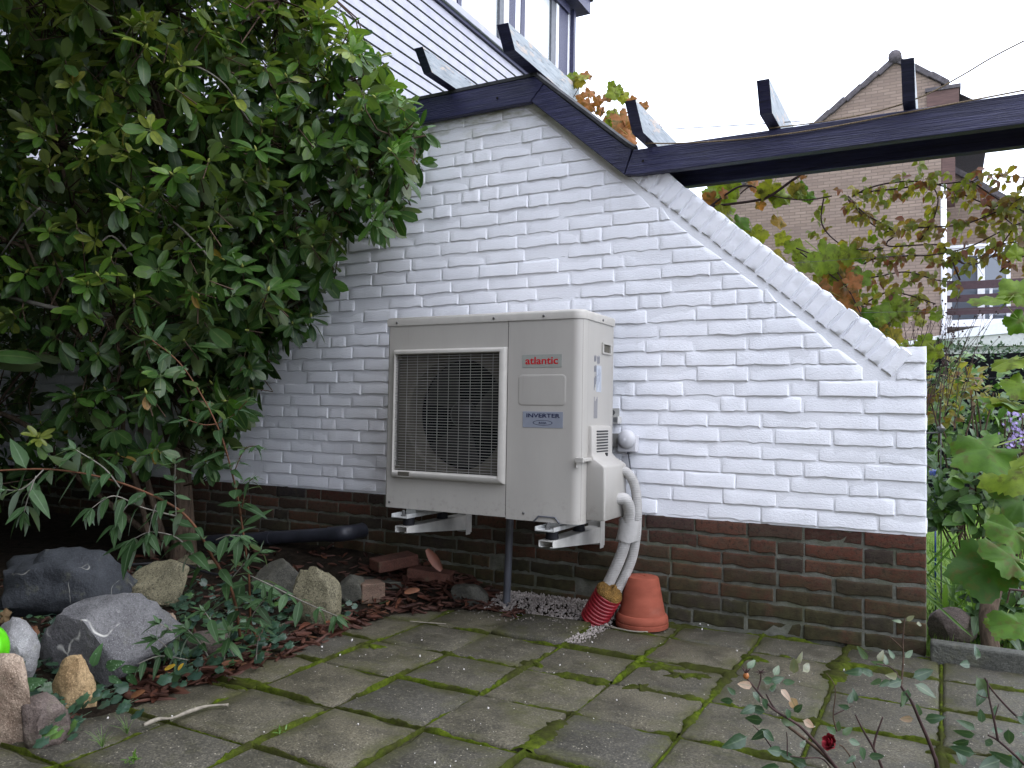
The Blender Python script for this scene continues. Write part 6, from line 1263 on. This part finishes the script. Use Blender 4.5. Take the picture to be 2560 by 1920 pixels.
grapevine('grapevine with yellowing leaves along the back of the sloping wall', PY(2000,900,.36), ((1765,428,40,-70,.62),(1798,482,85,-100,.45),(1780,500,50,-150,.98),(1812,535,58,-20,.62),(1850,562,62,-30,.25),(1893,590,62,-60,.60),(1945,553,44,-90,.80),(1928,470,60,-120,.62),(1952,492,58,-60,.5),(1910,480,40,-90,.7),(2002,470,40,-70,.2),(2022,490,34,-20,.3),(1990,470,40,-100,.72),(2018,650,90,-60,.55),(2062,640,95,-40,.42),(2090,668,70,-100,.6),(1985,622,55,60,.55),(2045,718,58,-90,.88),(2112,748,105,-30,.86),(2128,705,50,30,.97),(2150,640,40,0,.2),(2160,800,70,-50,.25),(2205,780,60,-10,.35),(2232,760,60,20,.45),(2130,690,44,120,.98),(2190,835,60,-80,.6),(2230,840,50,-30,.66),(2262,868,44,-60,.5),(2310,860,60,-20,.45),(2340,880,56,-90,.5),(2290,890,40,-120,.3),(2150,690,60,-120,.4),(2100,690,60,-80,.5),(2250,800,40,-60,.55),(2300,800,40,0,.6)),
 (([(1640,535),(1700,525),(1770,517),(1885,502),(1925,490),(1990,445),(2070,400)],.0065),([(1850,485),(1880,466),(1925,488),(2010,500),(2080,490)],.003),([(1770,520),(1840,470),(1880,465)],.005),([(2120,720),(2080,690),(2040,660),(2000,630)],.003),([(2170,830),(2140,760),(2100,690),(2060,650),(1990,620)],.003)), y=.36)
grapevine('grapevine tuft with red and yellow leaves above the sloping beam', PY(1540,420,.38), ((1440,200,34,100,.55),(1428,196,30,170,.45),(1455,190,34,20,.62),(1438,205,30,-60,.7),(1468,188,30,90,.99),(1452,205,26,-90,.7),(1478,235,36,120,.92),(1455,242,32,160,.86),(1475,262,40,-120,.95),(1495,250,30,0,1.0),(1528,215,24,60,.5),(1545,222,26,0,.5),(1535,232,40,-160,.55),(1560,240,34,-30,.62),(1520,245,30,200,.9),(1500,275,28,-20,1.0),(1530,285,36,60,.6),(1535,300,40,-40,.5),(1555,300,70,-60,.92),(1520,305,50,180,1.0),(1545,335,60,-100,.9),(1575,340,50,-40,1.0),(1605,268,36,-20,.96),(1580,250,26,90,.98),(1566,318,40,-90,.97),(1648,315,18,0,.96),(1655,345,14,-60,.96)),
 (([(1430,250),(1450,215),(1470,195)],.002),([(1500,300),(1510,265),(1530,245),(1560,235)],.002),([(1520,340),(1540,300),(1535,270)],.002)), y=.34)
grapevine('grapevine with very large green leaves hanging at the right edge', PD(2600,1700,2.05), ((2470,1120,190,200,.30,2.0),(2545,1180,170,215,.60,2.05),(2545,1010,150,160,.45,2.2),(2490,745,110,190,.52,2.3),(2545,730,120,40,.5,2.3),(2545,800,80,-60,.4,2.3),(2530,900,110,200,.55,2.25),(2550,960,100,230,.5,2.2),(2530,1005,90,170,.7,2.2),(2480,1425,190,190,.12,1.95),(2545,1400,170,150,.22,1.9),(2545,1330,150,170,.35,2.0),(2500,1350,110,200,.15,2.15),(2545,1555,160,190,.30,1.9),(2500,1560,90,230,.4,2.0),(2480,1290,80,-90,.05,2.4),(2550,1250,140,200,.15,2.1),(2540,640,60,100,.6,2.5)),
 (([(2640,1500),(2600,1240),(2610,1000),(2590,760),(2570,560)],.003),([(2580,1110),(2500,1150)],.003),([(2590,1480),(2500,1470),(2440,1455)],.003)), d=2.05)
m = MB(); m.tube(spline([PY(2480,1640,.12),PY(2470,1540,.14),PY(2490,1440,.2),PY(2500,1330,.25)],5), [.03]*16, 10); tag(m.build('vine_trunk', MAT['bark'], smooth=True), 'dark gnarled vine trunk in the shade right of the wall', 'trunk')

# ================================================================== ROSE BUSH (near, bottom right)
r = random.Random(66); DR = 1.92
rs = thing('rose_bush', 'straggly rose bush with a faded red bloom at the bottom right', 'rose', PD(2250,2150,DR)); RO = Leaves([leaf_shape('ovate',1.0,w,0.22,cu,5,0.06,q) for q,(w,cu) in enumerate(((0.48,0.15),(0.44,0.35),(0.52,0.05)))], MAT['rose_leaf'])
def cane(pts, r0, r1, mt='cane'):
    S = spline([PD(a,b_,d) for a,b_,d in pts], 6); m = MB(); m.tube(S, [r0+(r1-r0)*i/(len(S)-1) for i in range(len(S))], 7); m.build('stem', MAT[mt], rs, smooth=True)
cane([(2250,2100,1.92),(2150,1980,1.9),(2090,1918,1.88),(2040,1870,1.88),(1965,1812,1.88)],.005,.0035,'twig'); cane([(2120,1960,1.9),(2060,1880,1.86),(2010,1825,1.85),(1985,1805,1.85),(1930,1770,1.86),(1893,1727,1.87),(1868,1697,1.88)],.0042,.002)
cane([(1985,1805,1.85),(1940,1775,1.9),(1915,1735,1.92)],.0028,.002); cane([(1893,1727,1.87),(1901,1700,1.88),(1902,1680,1.88)],.002,.0013); cane([(2360,2050,1.9),(2343,1920,1.88),(2334,1886,1.88),(2320,1849,1.88),(2299,1801,1.88),(2279,1755,1.88),(2253,1716,1.88),(2240,1680,1.88)],.0055,.0025)
cane([(2253,1716,1.88),(2258,1650,1.9),(2257,1600,1.9),(2262,1545,1.9)],.0024,.0014,'twig'); cane([(2240,1680,1.88),(2220,1665,1.87),(2190,1660,1.86)],.0018,.0012); cane([(2257,1622,1.9),(2240,1605,1.9),(2222,1590,1.9)],.0012,.0008,'twig')
cane([(2225,1990,1.9),(2205,1920,1.88),(2183,1870,1.88),(2160,1830,1.88),(2138,1787,1.88)],.004,.0018); cane([(2183,1872,1.88),(2190,1840,1.88),(2207,1792,1.88)],.003,.0016); cane([(2600,1960,1.85),(2560,1910,1.85),(2500,1855,1.86),(2470,1838,1.86)],.004,.002); cane([(2495,1852,1.86),(2485,1800,1.86),(2472,1740,1.87),(2468,1700,1.88)],.003,.0016)
cane([(2600,1840,1.88),(2535,1785,1.88),(2480,1725,1.88),(2462,1695,1.88)],.003,.0018); cane([(2092,1828,1.9),(2083,1790,1.9),(2088,1740,1.9),(2085,1710,1.9),(2066,1683,1.9)],.0018,.001,'twig'); cane([(2083,1788,1.9),(2110,1775,1.9),(2132,1764,1.9)],.0015,.0009); cane([(2100,1960,1.88),(2060,1900,1.87),(2010,1895,1.86),(1975,1890,1.86)],.002,.0012)
cane([(1930,1870,1.87),(1905,1835,1.87),(1882,1813,1.87)],.0018,.001); cane([(2170,1990,1.9),(2130,1900,1.88),(2110,1870,1.88),(2098,1862,1.88)],.002,.0015,'blade_leaf' if False else 'twig'); cane([(1968,1890,1.87),(1968,1850,1.87),(1966,1830,1.87)],.0015,.001); cane([(2472,1745,1.87),(2455,1742,1.87),(2445,1735,1.87)],.0012,.0008); cane([(2485,1800,1.86),(2497,1760,1.86)],.0014,.001)
for px, py, w, ang, ti in ((1868,1672,30,40,.55),(1885,1668,26,100,.6),(1905,1700,36,-10,.35),(1925,1705,34,20,.3),(1935,1690,30,50,.7),(1955,1706,28,10,.5),(1985,1685,40,95,.82),(2005,1680,42,25,.86),(1990,1660,30,60,.8),(1882,1715,36,170,.97),(1880,1728,30,-50,.4),(1840,1738,24,140,.5),(1835,1752,34,190,.25),(1905,1745,34,-60,.1),(1920,1725,34,10,.35),(1950,1722,34,-40,.9),(1975,1742,42,-60,.96),(1890,1765,40,200,.15),(1915,1780,40,170,.1),(1910,1800,46,190,.1),(1950,1800,38,-8,.75),(1965,1770,30,-70,.35),(1985,1780,30,60,.2),(2006,1800,36,-30,.93),(1920,1822,44,215,.12),(1870,1840,64,200,.2),(1905,1825,40,-40,.2),(1955,1880,44,160,.15),(1985,1900,40,150,.2),(1950,1915,50,190,.15),(2020,1915,46,160,.3),(2000,1870,24,40,.5),(2090,1835,30,140,.6),(2105,1838,30,40,.65),(2120,1850,30,-20,.5),(2095,1830,26,90,.7),(2150,1865,34,-70,.5),(2170,1890,34,10,.3),(2140,1890,28,200,.3),
 (2170,1650,34,130,.78),(2195,1655,30,60,.8),(2160,1680,40,180,.25),(2185,1690,38,150,.3),(2215,1665,26,80,.3),(2235,1650,26,100,.5),(2262,1645,26,40,.7),(2205,1698,30,200,.55),(2255,1700,44,190,.15),(2280,1695,50,25,.2),(2285,1710,50,-25,.15),(2270,1720,44,-110,.4),(2258,1722,40,-100,.65),(2245,1690,34,170,.85),(2225,1700,28,-150,.4),(2310,1798,44,20,.25),(2300,1790,30,110,.6),(2285,1796,30,190,.9),(2265,1552,22,40,.8),(2255,1556,20,160,.75),(2290,1560,24,-5,.85),(2210,1660,30,170,.7),
 (2440,1650,40,60,.2),(2425,1660,36,170,.15),(2440,1690,60,-60,.75),(2460,1720,44,-120,.5),(2480,1790,26,60,.4),(2455,1808,34,100,.3),(2440,1835,44,190,.35),(2425,1850,40,215,.2),(2460,1850,40,-30,.3),(2440,1825,40,150,.6),(2475,1825,30,0,.5),(2540,1790,40,-30,.35),(2520,1820,50,-80,.3),(2550,1830,50,-20,.5),(2545,1875,50,-110,.35),(2440,1885,50,170,.15),(2500,1900,60,190,.12),(2550,1915,60,160,.3),(2410,1918,50,100,.05),(2560,1770,44,-70,.4),(2470,1905,40,10,.3),(2120,1760,30,60,.15),(2140,1755,30,100,.2),(2125,1770,26,170,.15)):
    cam_leaf(RO, r.randrange(3), PD(px,py,1.87+r.gauss(0,.02)), w*1.87/FPX*1.12, ang, ti, .6, r)
RO.finish(rs, 'leaf', 'foliage', 200, 8)
fc = PD(2085,1862,1.86); ad = (-CF*.25+CR*(-.75)+CU*.45).normalized(); Rf = ad.to_track_quat('Z','Y').to_matrix(); bl = None
for ring, (n, rad, hh, op) in enumerate(((3,.0028,.024,.1),(4,.006,.026,.3),(5,.010,.025,.6),(6,.014,.021,.9))):
    for i in range(n):
        a0 = 2*math.pi*i/n+ring*.7; m = MB(); V = []; A, Bn = 5, 4
        for u_ in range(A+1):
            for v_ in range(Bn+1):
                a = a0+(u_/A-.5)*2*math.pi/n*1.5; t = v_/Bn; rr_ = rad*(.35+.65*t)+op*.006*t*t; V.append(fc+Rf@Vector((rr_*math.cos(a), rr_*math.sin(a), hh*t-.008*op*t*t*abs(u_/A-.5)*2+.0025*math.sin(u_*2.1+i+ring)*t)))
        m.add(V, [(u_*(Bn+1)+v_,(u_+1)*(Bn+1)+v_,(u_+1)*(Bn+1)+v_+1,u_*(Bn+1)+v_+1) for u_ in range(A) for v_ in range(Bn)]); m.build('petal', MAT['rose_red'], rs, smooth=True)
hc = PD(1865,1690,1.88); m = MB(); m.lathe([(0.001,-.008),(.006,-.004),(.0072,.001),(.005,.006),(.002,.008)], hc, 12, Matrix.Rotation(.2,3,'Y')); m.build('rose_hip', MAT['hip_orange'], rs, smooth=True)
m = MB()
for i in range(5): a = i*1.26; m.tube([hc+Vector((0,0,.006)), hc+Vector((.006*math.cos(a),.006*math.sin(a),.014)), hc+Vector((.012*math.cos(a),.012*math.sin(a),.022))], [.002,.0016,.0004], 4, cap=False)
st_ = PD(1902,1680,1.88)
for i in range(6): a = i*1.05; m.tube([st_, st_+(CR*math.cos(a)+CU*math.sin(a)*.5)*.016], [.0016,.0005], 4, cap=False)
m.build('sepals', MAT['cane'], rs)
